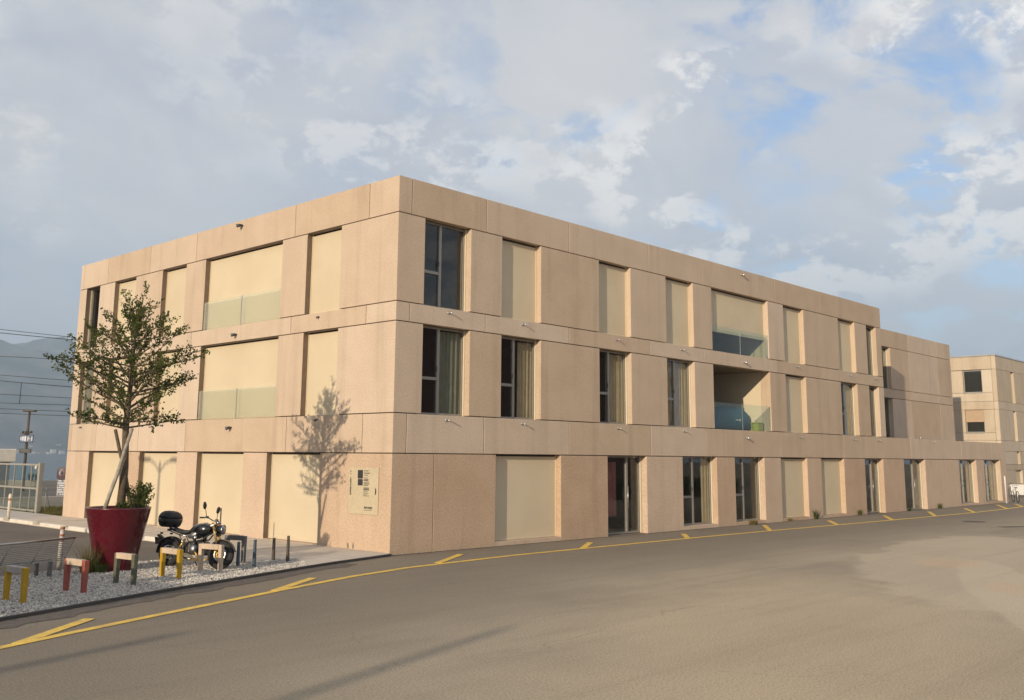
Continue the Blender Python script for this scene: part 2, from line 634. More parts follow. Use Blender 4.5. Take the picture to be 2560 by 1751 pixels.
M['leaf'] = leafmat('tree_leaf', (0.038, 0.052, 0.012), (0.115, 0.130, 0.032), 0.4)
M['leaf2'] = leafmat('shrub_leaf', (0.040, 0.058, 0.014), (0.095, 0.120, 0.030))
M['grassm'] = leafmat('dry_grass', (0.12, 0.10, 0.03), (0.22, 0.18, 0.07))
M['bark'] = simple('tree_bark', (0.105, 0.078, 0.048), 0.9, 0, 0.3, 14, 0, 0.8)
M['stake'] = simple('weathered_stake', (0.30, 0.265, 0.215), 0.9, 0, 0.3, 9, 0, 0.5)
M['pot'] = simple('wine_red_lacquer', (0.076, 0.003, 0.008), 0.28, 0, 0.10, 2, 0.45)
M['soil'] = simple('soil', (0.06, 0.045, 0.032), 0.95, 0, 0.3, 12, 0, 0.8)


# ================================================================== ground
def sheet(name, poly, z, m, kd='structure', label=None):
    mb = MB()
    mb.add([(x, y, z) for x, y in poly], [tuple(range(len(poly)))])
    o = mb.build(name, m)
    return kind(o, kd, label)


sheet('ground', [(-260, -320), (500, -320), (500, 57.5), (-260, 57.5)], 0.0, M['asphalt'], label='worn pale brown asphalt yard')
sheet('side_road', [(-60, 2.9), (-9.4, 1.25), (-7.6, 1.85), (-5.4, 2.4), (-4.3, 2.3), (-2.55, 5.6), (-2.55, 21.0), (-60, 27.0)], 0.004, M['road_dark'])
sheet('lake_road', [(-120, 39.0), (160, 36.0), (160, 51.0), (-120, 53.0)], 0.005, M['road_dark'])
sheet('lake_road_edge', [(-120, 38.5), (160, 35.5), (160, 36.05), (-120, 39.05)], 0.009, M['pavement'])

# pavement along the left facade, a real step above the road
PAVE = [(-0.10, -0.12), (0.0, 0.02), (0.0, 34.0), (-2.30, 34.0), (-2.30, 5.7), (-4.15, 2.0), (-3.95, 0.50), (-3.0, 0.75), (-2.35, 0.70), (-2.62, -0.10), (-3.05, -0.90), (-1.95, -0.56)]
pv = MB()
pv.prism(list(reversed(PAVE)), -0.05, 0.055)
pave = kind(pv.build('pavement', M['pavement'], auto=True), 'structure')
# joints of the pavement slabs, cut as thin dark strips
for k in range(9):
    y = 3.0 + k * 3.4
    MB().box(-2.29, -0.01, y, y + 0.014, 0.05, 0.0575).build('joint', M['joint'], pave)

rng = random.Random(5)
# whitewashed kerb stones with gaps along the side road
ky = 5.9
k = 0
kerb = MB().box(-2.47, -2.302, 5.7, 33.9, -0.05, 0.045).build('kerb', M['pavement'])
kind(kerb, 'structure')
while ky < 33:
    ln = 1.75 + rng.uniform(-0.15, 0.25)
    MB().box(-2.50, -2.29, ky, ky + ln, 0.0, 0.125 + rng.uniform(-0.01, 0.01)).build('kerb_stone', M['kerb_white'], kerb, bevel=0.02)
    ky += ln + 0.62

# front kerb of the gravel bed
KERB = [(-16.0, -5.70), (-13.0, -4.58), (-10.46, -3.63), (-6.94, -2.28), (-5.0, -1.62), (-3.08, -0.96), (-1.95, -0.62), (-0.10, -0.16)]


def offset_poly(pts, d):
    out = []
    for i, p in enumerate(pts):
        a = Vector(pts[max(0, i - 1)])
        b = Vector(pts[min(len(pts) - 1, i + 1)])
        t = (b - a).normalized()
        out.append((p[0] - t.y * d, p[1] + t.x * d))
    return out


def strip(name, pts, d0, d1, z0, z1, m, parent=None, kd='structure'):
    a = offset_poly(pts, d0)
    b = offset_poly(pts, d1)
    mb = MB()
    for i in range(len(pts) - 1):
        vs = [(*a[i], z0), (*a[i + 1], z0), (*b[i + 1], z0), (*b[i], z0), (*a[i], z1), (*a[i + 1], z1), (*b[i + 1], z1), (*b[i], z1)]
        mb.add(vs, [(4, 5, 6, 7), (0, 1, 5, 4), (2, 3, 7, 6), (1, 2, 6, 5), (3, 0, 4, 7)])
    o = mb.build(name, m, parent)
    if parent is None and kd:
        kind(o, kd)
    return o


strip('gravel_kerb', KERB, -0.03, 0.03, -0.05, 0.058, M['kerb_dark'])


def densify(pts, step=0.25):
    out = []
    for a, b in zip(pts[:-1], pts[1:]):
        n = max(1, int(math.hypot(b[0] - a[0], b[1] - a[1]) / step))
        for i in range(n):
            out.append((a[0] + (b[0] - a[0]) * i / n, a[1] + (b[1] - a[1]) * i / n))
    out.append(pts[-1])
    return out


def ragged_strip(name, pts, d0, d1, z, m, amp, seed):
    r = random.Random(seed)
    pts = densify(pts)
    a = offset_poly(pts, d0)
    b = [offset_poly(pts, d1 + r.uniform(-amp, amp))[i] for i in range(len(pts))]
    mb = MB()
    for i in range(len(pts) - 1):
        mb.add([(*b[i], z), (*b[i + 1], z), (*a[i + 1], z), (*a[i], z)], [(0, 1, 2, 3)])
    return kind(mb.build(name, m), 'structure')


ragged_strip('kerb_verge', KERB[:-1], -0.031, -0.55, 0.006, M['verge'], 0.10, 3)
ragged_strip('wall_verge', [(0.0, -0.02), (48.4, -0.02)], 0.0, -0.10, 0.006, M['verge'], 0.05, 4)

GRAV = [(-16.0, -5.65), (-13.0, -4.53), (-10.46, -3.58), (-6.94, -2.23), (-5.0, -1.57), (-3.08, -0.92), (-2.62, -0.10), (-2.40, 0.68), (-3.0, 0.73), (-3.95, 0.50), (-4.25, 2.2), (-5.4, 2.35), (-7.6, 1.75), (-9.4, 1.15), (-16.0, -1.0)]
gravel_bed = sheet('gravel_bed', GRAV, 0.035, M['gravel_bed'])


def in_poly(x, y, poly):
    c = False
    j = len(poly) - 1
    for i in range(len(poly)):
        xi, yi = poly[i]
        xj, yj = poly[j]
        if (yi > y) != (yj > y) and x < (xj - xi) * (y - yi) / (yj - yi) + xi:
            c = not c
        j = i
    return c


def gravel():
    rs = np.random.RandomState(7)
    pts = []
    while len(pts) < 30000:
        x = rs.uniform(-11.6, -2.3)
        y = rs.uniform(-4.2, 2.4)
        if in_poly(x, y, GRAV):
            pts.append((x, y))
    # strays on the pavement and the verge
    for _ in range(260):
        i = rs.randint(len(pts))
        pts.append((pts[i][0] + rs.normal() * 0.05, pts[i][1] + rs.normal() * 0.05))
    n = len(pts)
    base = np.array([(1, 0, 0), (0, 1, 0), (-1, 0, 0), (0, -1, 0), (0.1, 0.1, 0.8), (0, 0, -0.8)])
    fc = np.array([(0, 1, 4), (1, 2, 4), (2, 3, 4), (3, 0, 4), (1, 0, 5), (2, 1, 5), (3, 2, 5), (0, 3, 5)])
    ang = rs.uniform(0, 2 * pi, n)
    s = rs.uniform(0.010, 0.024, n)
    ca, sa = np.cos(ang), np.sin(ang)
    jit = 1 + rs.uniform(-0.35, 0.35, (n, 6, 3))
    b = base[None] * jit * s[:, None, None]
    X = b[:, :, 0] * ca[:, None] - b[:, :, 1] * sa[:, None] * 0.8
    Y = b[:, :, 0] * sa[:, None] + b[:, :, 1] * ca[:, None] * 0.8
    P = np.array(pts)
    Z = b[:, :, 2] + 0.037 + rs.uniform(0, 0.016, n)[:, None]
    V = np.stack([X + P[:, 0:1], Y + P[:, 1:2], Z], 2).reshape(-1, 3)
    Fa = (fc[None] + (np.arange(n) * 6)[:, None, None]).reshape(-1, 3)
    me = bpy.data.meshes.new('gravel')
    me.from_pydata(V.tolist(), [], Fa.tolist())
    me.materials.append(M['stone'])
    o = bpy.data.objects.new('gravel', me)
    COL.objects.link(o)
    kind(o, 'stuff', 'loose pale grey gravel round the planter and bike stands')


gravel()

# yellow parking marks
YL = [(-13.5, -6.62), (-11.2, -5.70), (-8.96, -4.82), (-5.63, -3.58), (-3.4, -2.82), (-1.44, -2.36), (2.32, -2.05), (6.15, -2.03), (11.53, -2.05), (15.17, -2.12), (20.08, -2.32), (24.93, -2.48), (29.67, -2.60), (34.31, -2.68), (39.61, -2.56), (42.87, -2.34)]
strip('parking_line', YL, -0.078, 0.078, 0.006, 0.0105, M['paint'])
SPURS = [((-10.95, -5.58), (-9.45, -4.32)), ((-5.70, -3.55), (-4.10, -2.50)), ((-0.35, -2.12), (1.50, -1.0)), ((5.1, -2.02), (6.75, -0.98)), ((10.30, -2.0), (11.65, -0.97)), ((15.3, -2.1), (17.65, -0.6)), ((20.2, -2.25), (22.3, -0.93)), ((24.9, -2.45), (27.8, -0.92)), ((29.3, -2.6), (33.0, -0.95)), ((34.2, -2.66), (37.9, -0.97)), ((39.5, -2.55), (43.8, -0.75)), ((42.8, -2.34), (46.0, -1.05))]
for a, b in SPURS:
    strip('bay_mark', [a, ((a[0] + b[0]) / 2, (a[1] + b[1]) / 2), b], -0.085, 0.085, 0.007, 0.0125, M['paint'])

mh = thing('manhole_cover', 'round dark manhole cover in the asphalt far out on the right', 'manhole cover', (26.6, -5.1, 0.004))
MB().lathe([(0.0, 0.0), (0.34, 0.0), (0.35, 0.006), (0.31, 0.010), (0.0, 0.010)], 28).build('lid', M['kerb_dark'], mh)
MB().lathe([(0.36, 0.0), (0.44, 0.0), (0.44, 0.008), (0.36, 0.008)], 28, close=True).build('rim', M['verge'], mh)
dr = thing('drain_grate', 'narrow dark drain grate in the asphalt near the right edge', 'drain', (24.5, -7.2, 0.004), -0.5)
for k in range(9):
    MB().box(-0.6 + k * 0.135, -0.6 + k * 0.135 + 0.085, -0.12, 0.12, 0.0, 0.008).build('bar', M['kerb_dark'], dr)
MB().box(-0.64, 0.64, -0.15, -0.122, 0.0, 0.009).build('edge', M['verge'], dr)
MB().box(-0.64, 0.64, 0.122, 0.15, 0.0, 0.009).build('edge', M['verge'], dr)

# ================================================================== the long concrete building
Z1, Z2, Z3, Z4, Z5, Z6 = 2.50, 3.52, 5.886, 6.402, 8.767, 9.764
D = 0.21            # panel thickness and depth of the reveals
GJ = 0.012          # half of a joint
OPR = [(0.95, 2.69), (3.965, 5.675), (8.525, 10.24), (12.34, 14.085), (15.35, 19.62), (20.92, 22.71), (26.075, 27.805), (29.10, 30.21)]
OPG = [(3.78, 6.60), (8.90, 11.03), (13.18, 15.42), (16.70, 18.92), (20.25, 22.52), (23.80, 26.03), (28.20, 30.26), (32.74, 35.50), (40.41, 43.15), (44.44, 47.34)]
OPL = [(2.42, 4.04), (5.28, 9.69), (10.93, 12.58), (14.52, 16.21), (17.44, 18.62)]
OPLG = [(3.01, 5.60), (6.83, 9.53), (10.79, 13.36), (14.57, 17.32)]
XE, YE, XG = 30.80, 19.21, 48.43
JR = [0.465, 3.30, 7.0, 11.31, 14.735, 20.275, 24.32, XE]
JRL = [0.46, 3.29, 7.0, 11.30, 14.74, 20.27, 26.07, 33.7, 40.9, XG]
JL = [1.23, 4.68, 10.34, 13.55, 16.86, 18.95, YE]

bld = thing('concrete_building', 'three storey pinkish beige concrete building with deep openings and cream shutters', 'building')


def panel_r(x0, x1, z0, z1, m, y=0.0, jl=True, jr=True, name='panel'):
    a = x0 + (GJ if jl else 0)
    b = x1 - (GJ if jr else 0)
    return MB().box(a, b, y, y + D, z0 + GJ, z1 - GJ).build(name, m, bld, bevel=0.006)


def panel_l(y0, y1, z0, z1, m, jl=True, jr=True):
    return MB().box(0, D, y0 + (GJ if jl else 0), y1 - (GJ if jr else 0), z0 + GJ, z1 - GJ).build('panel', m, bld, bevel=0.006)


def corner(xr, yl, z0, z1, m, gx=True, gy=True):
    a = xr - (GJ if gx else 0)
    b = yl - (GJ if gy else 0)
    MB().prism([(0, 0), (a, 0), (a, D), (D, D), (D, b), (0, b)], z0 + GJ, z1 - GJ).build('panel', m, bld, bevel=0.006)


C1, CB = M['conc'], M['conc_base']
# corner pieces
corner(1.44, OPLG[0][0], -0.06, Z1, CB, True, False)
corner(JRL[0], JL[0], Z1, Z2, C1)
corner(OPR[0][0], OPL[0][0], Z2, Z3, C1, False, False)
corner(JR[0], JL[0], Z3, Z4, C1)
corner(OPR[0][0], OPL[0][0], Z4, Z5, C1, False, False)
corner(JR[0], JL[0], Z5, Z6, C1)
# right facade
panel_r(1.44, OPG[0][0], -0.06, Z1, CB, jr=False)
for i in range(len(OPG)):
    x0 = OPG[i][1]
    x1 = OPG[i + 1][0] if i + 1 < len(OPG) else XG
    panel_r(x0, x1, -0.06, Z1, CB, jl=False, jr=False)
for a, b in zip(JRL[:-1], JRL[1:]):
    panel_r(a, b, Z1, Z2, C1, jr=b != XG)
for za, zb in ((Z2, Z3), (Z4, Z5)):
    for i in range(len(OPR)):
        x0 = OPR[i][1]
        x1 = OPR[i + 1][0] if i + 1 < len(OPR) else XE
        panel_r(x0, x1, za, zb, C1, jl=False, jr=False)
for za, zb in ((Z3, Z4), (Z5, Z6)):
    for a, b in zip(JR[:-1], JR[1:]):
        panel_r(a, b, za, zb, C1, jr=b != XE)
# left facade
for i in range(len(OPLG)):
    y0 = OPLG[i][1]
    y1 = OPLG[i + 1][0] if i + 1 < len(OPLG) else YE
    panel_l(y0, y1, -0.06, Z1, CB, False, False)
for za, zb in ((Z2, Z3), (Z4, Z5)):
    for i in range(len(OPL)):
        y0 = OPL[i][1]
        y1 = OPL[i + 1][0] if i + 1 < len(OPL) else YE
        panel_l(y0, y1, za, zb, C1, False, False)
for za, zb in ((Z1, Z2), (Z3, Z4), (Z5, Z6)):
    for a, b in zip(JL[:-1], JL[1:]):
        panel_l(a, b, za, zb, C1, jr=b != YE)
# return of the right end of the high block, rear walls, backing behind the joints
for za, zb in ((Z2, Z3), (Z3, Z4), (Z4, Z5), (Z5, Z6)):
    MB().box(XE - D, XE, D + 0.012, YE, za + GJ, zb - GJ).build('end_panel', C1, bld, bevel=0.006)
MB().box(XG - D, XG, D + 0.012, YE, 0.0, Z2 - GJ).build('end_panel', CB, bld, bevel=0.006)
MB().box(D, XG - D - 0.01, YE - 0.2, YE, 0.0, Z2).build('rear_wall', C1, bld)
MB().box(D, XE - D - 0.01, YE - 0.2, YE, Z2 + 0.002, Z6).build('rear_wall', C1, bld)
B0, B1 = D + 0.003, 0.42
bk = MB()
for za, zb in ((Z1 + .03, Z2 - .02), (Z3 + .03, Z4 - .02), (Z5 + .03, Z6 - .05)):
    xe = XG - 0.25 if za < 3 else XE - 0.25
    bk.box(B1, xe, B0, B1, za, zb)
    bk.box(B0, B1 - 0.002, B0, YE - 0.22, za, zb)


def piers(ops, end, za, zb, left):
    prev = B0 if left else B1
    for a, b in list(ops) + [(end, end)]:
        if a - prev > 0.02:
            if left:
                bk.box(B0, B1 - 0.004, max(prev, B0), a - 0.003, za, zb)
            else:
                bk.box(prev, a - 0.003, B0, B1 - 0.002, za, zb)
        prev = b + 0.003


piers(OPG, XG - 0.25, 0.0, Z1 + 0.03, False)
piers(OPR, XE - 0.25, Z2 - 0.02, Z3 + 0.03, False)
piers(OPR, XE - 0.25, Z4 - 0.02, Z5 + 0.03, False)
piers(OPLG, YE - 0.22, 0.0, Z1 + 0.03, True)
piers(OPL, YE - 0.22, Z2 - 0.02, Z3 + 0.03, True)
piers(OPL, YE - 0.22, Z4 - 0.02, Z5 + 0.03, True)
bk.build('backing_wall', C1, bld)
# floors, roof and a few partitions so that rooms behind the glass are rooms
for xe, za, zb, nm in ((XG - 0.26, 0.03, 0.09, 'floor_slab'), (XG - 0.26, Z1 + 0.04, Z2 - 0.03, 'floor_slab'), (XE - 0.26, Z3 + 0.04, Z4 - 0.03, 'floor_slab'), (XE - 0.26, Z5 + 0.04, Z6 - 0.35, 'roof_slab')):
    MB().box(B1 + 0.002, xe, B1 + 0.002, YE - 0.23, za, zb).build(nm, M['slab'], bld)
for z0, z1, xs in ((0.09, Z1 + 0.04, (7.6, 12.1, 16.05, 19.6, 23.1, 27.1, 31.5, 37.5, 43.8)), (Z2 - 0.03, Z3 + 0.04, (3.32, 7.0, 11.3, 14.95, 20.25, 24.4, 28.4)), (Z4 - 0.03, Z5 + 0.04, (3.32, 7.0, 11.3, 14.95, 20.25, 24.4, 28.4))):
    for x in xs:
        MB().box(x - 0.06, x + 0.06, B1 + 0.004, 5.0, z0 + .001, z1 - .001).build('partition_wall', M['slab'], bld)
    xe = XG if z0 < 1 else XE
    MB().box(D + 2.6, xe - 0.3, 5.002, 5.12, z0 + .001, z1 - .001).build('partition_wall', M['slab'], bld)
    MB().box(D + 3.0, D + 3.12, 5.13, 19.0, z0 + .001, z1 - .001).build('partition_wall', M['slab'], bld)


class Face:
    """maps (u along facade, d inward, z) to world for the two facades"""
    def __init__(self, left, off=0.0):
        self.left = left
        self.off = off

    def box(self, mb, u0, u1, d0, d1, z0, z1):
        if self.left:
            mb.box(self.off + d0, self.off + d1, u0, u1, z0, z1)
        else:
            mb.box(u0, u1, self.off + d0, self.off + d1, z0, z1)
        return mb

    def p(self, u, d, z):
        return Vector((self.off + d, u, z)) if self.left else Vector((u, self.off + d, z))


FR, FL = Face(False), Face(True)


def shade_lining(F, u0, u1, z0, z1, parent):
    """dark sheets added to imitate shade on the far jamb and the soffit of the left facade's openings"""
    F.box(MB(), u1 - 0.003, u1 + 0.001, 0.012, D - 0.032, z0 + 0.004, z1 - 0.014).build('jamb_shade', M['reveal_shade'], parent)
    F.box(MB(), u0 + 0.004, u1 - 0.005, 0.012, D - 0.032, z1 - 0.012, z1 - 0.008).build('soffit_shade', M['reveal_shade'], parent)


def shutter(F, u0, u1, z0, z1, sill=0.0, zlow=None, parent=None):
    """roller blind filling an opening, with guide rails, bottom bar and head box"""
    parent = parent or bld
    zl = z0 + sill if zlow is None else zlow
    s = F.box(MB(), u0 + 0.03, u1 - 0.03, D - 0.012, D + 0.004, zl + 0.045, z1 - 0.05).build('shutter', M['shutter'], parent)
    for a, b in ((u0 + 0.003, u0 + 0.032), (u1 - 0.032, u1 - 0.003)):
        F.box(MB(), a, b, D - 0.03, D + 0.05, z0 + sill + 0.002, z1 - 0.004).build('guide_rail', M['rail'], s)
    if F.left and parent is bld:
        shade_lining(F, u0, u1, z0 + sill, z1, s)
    F.box(MB(), u0 + 0.034, u1 - 0.034, D - 0.024, D + 0.016, zl + 0.004, zl + 0.044).build('bottom_bar', M['rail'], s, bevel=0.004)
    F.box(MB(), u0 + 0.034, u1 - 0.034, D - 0.006, D + 0.10, z1 - 0.05, z1 - 0.006).build('head_box', M['joint'], s)
    return s


def sill(F, u0, u1, h, m=None):
    F.box(MB(), u0 + 0.003, u1 - 0.003, 0.004, D + 0.08, -0.05, h).build('sill', m or CB, bld, bevel=0.006)


def window(F, u0, u1, z0, z1, kindw='A', d=0.25, gm=None, parent=None):
    parent = parent or bld
    gm = gm or M['glass']
    w = 0.055
    mb = MB()
    F.box(mb, u0 + 0.003, u0 + w, d, d + 0.07, z0, z1 - 0.004)
    F.box(mb, u1 - w, u1 - 0.003, d, d + 0.07, z0, z1 - 0.004)
    F.box(mb, u0 + w + .001, u1 - w - .001, d, d + 0.07, z1 - w, z1 - 0.004)
    F.box(mb, u0 + w + .001, u1 - w - .001, d, d + 0.07, z0, z0 + w)
    panes = []
    if kindw == 'A':
        um = u0 + (u1 - u0) * 0.45
        zt = z0 + (z1 - z0) * 0.41
        F.box(mb, um - 0.045, um + 0.045, d - 0.012, d + 0.068, z0 + w + .001, z1 - w - .001)
        F.box(mb, u0 + w + .001, um - 0.046, d - 0.006, d + 0.066, zt - 0.04, zt + 0.04)
        panes = [(u0 + w, um - 0.045, z0 + w, zt - 0.04), (u0 + w, um - 0.045, zt + 0.04, z1 - w), (um + 0.045, u1 - w, z0 + w, z1 - w)]
    elif kindw == 'D':
        um = u0 + (u1 - u0) * 0.66
        for uu in (u0 + w + 0.03, um):
            F.box(mb, uu - 0.045, uu + 0.045, d - 0.012, d + 0.068, z0 + w + .001, z1 - w - .001)
        panes = [(u0 + w, um - 0.045, z0 + w, z1 - w), (um + 0.045, u1 - w, z0 + w, z1 - w)]
    else:
        panes = [(u0 + w, u1 - w, z0 + w, z1 - w)]
    win = mb.build('window' if kindw != 'D' else 'glass_door', M['frame'], parent)
    for a, b, c, e in panes:
        F.box(MB(), a, b, d + 0.03, d + 0.038, c, e).build('pane', gm, win)
    if kindw == 'A':
        um = u0 + (u1 - u0) * 0.45
        F.box(MB(), um - 0.07, um - 0.05, d - 0.035, d - 0.013, (z0 + z1) / 2 - 0.02, (z0 + z1) / 2 + 0.12).build('handle', M['dark_frame'], win)
    if kindw == 'D':
        um = u0 + (u1 - u0) * 0.66
        a = F.p(um - 0.02, d - 0.06, z0 + 0.8)
        b = F.p(um - 0.02, d - 0.06, z0 + 1.5)
        MB().tube([a, b], 0.014, 8).build('handle', M['steel'], win)
    # outer guide rail strips in the reveal
    for uu in (u0 + 0.004, u1 - 0.034):
        F.box(MB(), uu, uu + 0.03, d - 0.07, d - 0.016, z0 + 0.004, z1 - 0.006).build('guide_rail', M['rail'], win)
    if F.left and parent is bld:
        shade_lining(F, u0, u1, z0, z1, win)
    return win


def curtain(F, u0, u1, z0, z1, d, m, amp=0.035, wl=0.16, parent=None, name='curtain', seed=1):
    r = random.Random(seed)
    n = int((u1 - u0) / 0.02)
    vs, fs = [], []
    ph = r.uniform(0, 6)
    for i in range(n + 1):
        u = u0 + (u1 - u0) * i / n
        a = amp * (sin(2 * pi * u / wl + ph) + 0.5 * sin(2 * pi * u / (wl * 0.43) + ph * 2))
        vs.append(F.p(u, d + a * 0.7, z0))
        vs.append(F.p(u, d + a * 0.9, (z0 + z1) / 2))
        vs.append(F.p(u, d + a, z1))
    for i in range(n):
        for k in (0, 1):
            fs.append((3 * i + k, 3 * i + 3 + k, 3 * i + 4 + k, 3 * i + 1 + k))
    mb = MB()
    mb.add(vs, fs, True)
    return mb.build(name, m, parent or bld)


def balustrade(F, u0, u1, z0, z1, d=0.05):
    um = (u0 + u1) / 2 - 0.02
    b = F.box(MB(), um - 0.012, um + 0.012, d - 0.004, d + 0.02, z0 + 0.003, z1 - 0.004).build('balustrade', M['steel'], bld)
    for u in (u0 + 0.012, u1 - 0.03):
        F.box(MB(), u, u + 0.018, d - 0.02, d + 0.03, z0 + 0.003, z1 - 0.02).build('clamp', M['steel'], b)
    for a, c in ((u0 + 0.035, um - 0.015), (um + 0.015, u1 - 0.035)):
        F.box(MB(), a, c, d, d + 0.014, z0 + 0.015, z1).build('pane', M['glass_rail'] if F.left else M['glass_clear'], b)
    return b


# --- right facade, upper floors
top, mid = (Z4, Z5), (Z2, Z3)
window(FR, *OPR[0], *top, 'A')
for i in (1, 2, 3, 5, 6):
    shutter(FR, *OPR[i], *top)
shutter(FR, *OPR[4], *top, zlow=7.15)
balustrade(FR, *OPR[4], Z4, 7.36, 0.06)
window(FR, *OPR[7], *top, 'A', gm=M['glass_dark'])
window(FR, *OPR[0], *mid, 'A')
curtain(FR, 1.78, 2.66, Z2 + 0.06, Z3 - 0.08, 0.40, M['curtain_green'], seed=2)
window(FR, *OPR[1], *mid, 'A')
curtain(FR, 5.05, 5.66, Z2 + 0.06, Z3 - 0.08, 0.42, M['curtain_beige'], seed=3)
window(FR, *OPR[2], *mid, 'A')
curtain(FR, 9.3, 10.22, Z2 + 0.06, Z3 - 0.08, 0.39, M['curtain_beige'], 0.03, 0.22, seed=4)
window(FR, *OPR[3], *mid, 'A')
curtain(FR, 12.4, 14.06, Z2 + 0.06, Z3 - 0.08, 0.39, M['curtain_beige'], 0.03, 0.2, seed=5)
shutter(FR, *OPR[5], *mid)
window(FR, *OPR[6], *mid, 'A')
curtain(FR, 26.1, 27.78, Z2 + 0.06, Z3 - 0.08, 0.40, M['curtain_beige'], seed=6)
window(FR, *OPR[7], *mid, 'A', gm=M['glass_dark'])
# --- loggias: lined niches
M['loggia'] = simple('shaded_loggia_render', (0.20, 0.155, 0.10), 0.9, 0, 0.06, 2)  # darker than the cream wall so the niche looks shaded
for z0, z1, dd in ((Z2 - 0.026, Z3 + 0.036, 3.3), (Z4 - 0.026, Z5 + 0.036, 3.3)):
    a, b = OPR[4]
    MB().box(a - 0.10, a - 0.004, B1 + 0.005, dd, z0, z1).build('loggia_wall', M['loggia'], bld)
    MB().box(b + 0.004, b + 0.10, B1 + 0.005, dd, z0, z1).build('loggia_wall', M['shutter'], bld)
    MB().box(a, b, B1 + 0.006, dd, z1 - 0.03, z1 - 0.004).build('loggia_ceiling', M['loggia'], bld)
    MB().box(a - 0.1, b + 0.1, dd + 0.12, dd + 0.2, z0, z1).build('loggia_wall', M['ink'], bld)  # black sheet for the unlit depth of the niche
    window(FR, a + 0.05, (a + b) / 2, z0 + 0.03, z1 - 0.04, 'B', dd, M['glass_dark'])
    window(FR, (a + b) / 2 + 0.004, b - 0.05, z0 + 0.03, z1 - 0.04, 'B', dd, M['glass_dark'])
    MB().lathe([(0.0, -0.012), (0.07, -0.012), (0.075, 0.0)], 16, (a + 1.3, 1.3, z1 - 0.035)).build('ceiling_lamp', M['steel'], bld)
balustrade(FR, *OPR[4], Z2, 4.50, 0.06)
# --- right facade, ground floor
for i in (0, 4, 5):
    sill(FR, *OPG[i], 0.12)
    shutter(FR, *OPG[i], 0.0, Z1, 0.12)
for i in (1, 6, 7):
    window(FR, *OPG[i], 0.02, Z1, 'D', 0.30)
for i in (2, 3, 8, 9):
    sill(FR, *OPG[i], 0.12)
    window(FR, *OPG[i], 0.125, Z1, 'A', 0.27)
for i, (u, seed) in enumerate(((15.0, 11), (42.5, 14), (46.6, 15))):
    curtain(FR, u, u + 0.45, 0.12, Z1 - 0.06, 0.42, M['curtain_beige'], seed=seed)
for i in (1, 2, 3, 6, 7, 8, 9):
    a, b = OPG[i]
    MB().lathe([(0.0, -0.03), (0.035, -0.03), (0.045, 0.03)], 10, (b - 0.55, 0.14, Z1 - 0.045)).build('soffit_lamp', M['steel'], bld)
M['pink_reflect_curtain'] = simple('pink_reflection_curtain', (0.42, 0.16, 0.16), 0.9, 0, 0.12, 3)
M['curtain_dark'] = simple('dark_curtain', (0.10, 0.085, 0.075), 0.9, 0, 0.12, 3)
curtain(FR, 9.45, 10.15, 0.55, 2.3, 0.62, M['pink_reflect_curtain'], 0.02, 0.3, seed=21)  # pink sheet standing in for a pink wall mirrored in the door
curtain(FR, 28.5, 29.1, 0.9, 2.3, 0.6, M['pink_reflect_curtain'], 0.02, 0.3, seed=22)  # pink sheet standing in for a reflection, as above
curtain(FR, 13.3, 14.1, 0.14, 2.4, 1.6, M['curtain_dark'], 0.03, 0.3, seed=23)
curtain(FR, 1.0, 1.7, Z4 + 0.05, Z5 - 0.08, 1.8, M['curtain_beige'], 0.03, 0.3, seed=24)
# posters in the last shop window
M['poster_y'] = simple('poster_yellow', (0.62, 0.40, 0.12), 0.6, 0, 0.5, 5)
M['poster_r'] = simple('poster_red', (0.42, 0.10, 0.05), 0.6, 0, 0.5, 5)
M['poster_w'] = simple('poster_white', (0.62, 0.52, 0.47), 0.6, 0, 0.2, 5)
for x0, x1, z0, z1, mm in ((45.2, 46.0, 1.25, 2.0, 'poster_y'), (45.25, 46.05, 0.85, 1.24, 'poster_r'), (45.3, 46.15, 0.45, 0.84, 'poster_w'), (45.2, 45.9, 2.01, 2.3, 'poster_r')):
    MB().box(x0, x1, 0.40, 0.408, z0, z1).build('poster', M[mm], bld)
# --- left facade
for y0, y1 in OPLG:
    sill(FL, y0, y1, 0.07)
    shutter(FL, y0, y1, 0.0, Z1, 0.07)
for za, zb in (mid, top):
    for i in (0, 1, 2, 3):
        shutter(FL, *OPL[i], za, zb)
    balustrade(FL, *OPL[1], za, za + 0.92, 0.05)
    window(FL, *OPL[4], za, zb, 'B', gm=M['glass_dark'] if za > 5 else M['glass_rail'])


# --- small fittings on the bands: rods, spot lamps
def rod(x, z):
    mb = MB().lathe([(0.0, 0.0), (0.042, 0.0), (0.042, -0.016), (0.0, -0.016)], 10, (x, 0.0, z), 'y')
    f = mb.build('wall_hook', M['steel'], bld)
    MB().tube([(x, -0.008, z), (x, -0.10, z), (x + 0.03, -0.14, z - 0.04)], 0.018, 6).build('rod', M['steel'], f)


for x, z in ((1.86, 6.28), (4.86, 6.27), (9.43, 6.24), (13.25, 6.24), (21.9, 6.25), (27.0, 6.23), (29.8, 6.25), (1.85, 3.39), (4.85, 3.38), (9.46, 3.37), (13.3, 3.37), (21.94, 3.34), (27.1, 3.34), (29.8, 3.35), (36.7, 3.38)):
    rod(x, z)


def spot(F, u, z, s=1.0, m='dark_frame'):
    o = -1
    a = F.p(u, 0.0, z)
    b = F.p(u, -0.06 * s, z)
    c = F.p(u + 0.02, -0.12 * s, z - 0.015)
    base = MB().tube([a, b], 0.03 * s, 10).build('spot_lamp', M[m], bld)
    MB().tube([b, c, c + (c - b) * 1.2], [0.045 * s, 0.05 * s, 0.062 * s], 12).build('lamp_head', M[m], base)


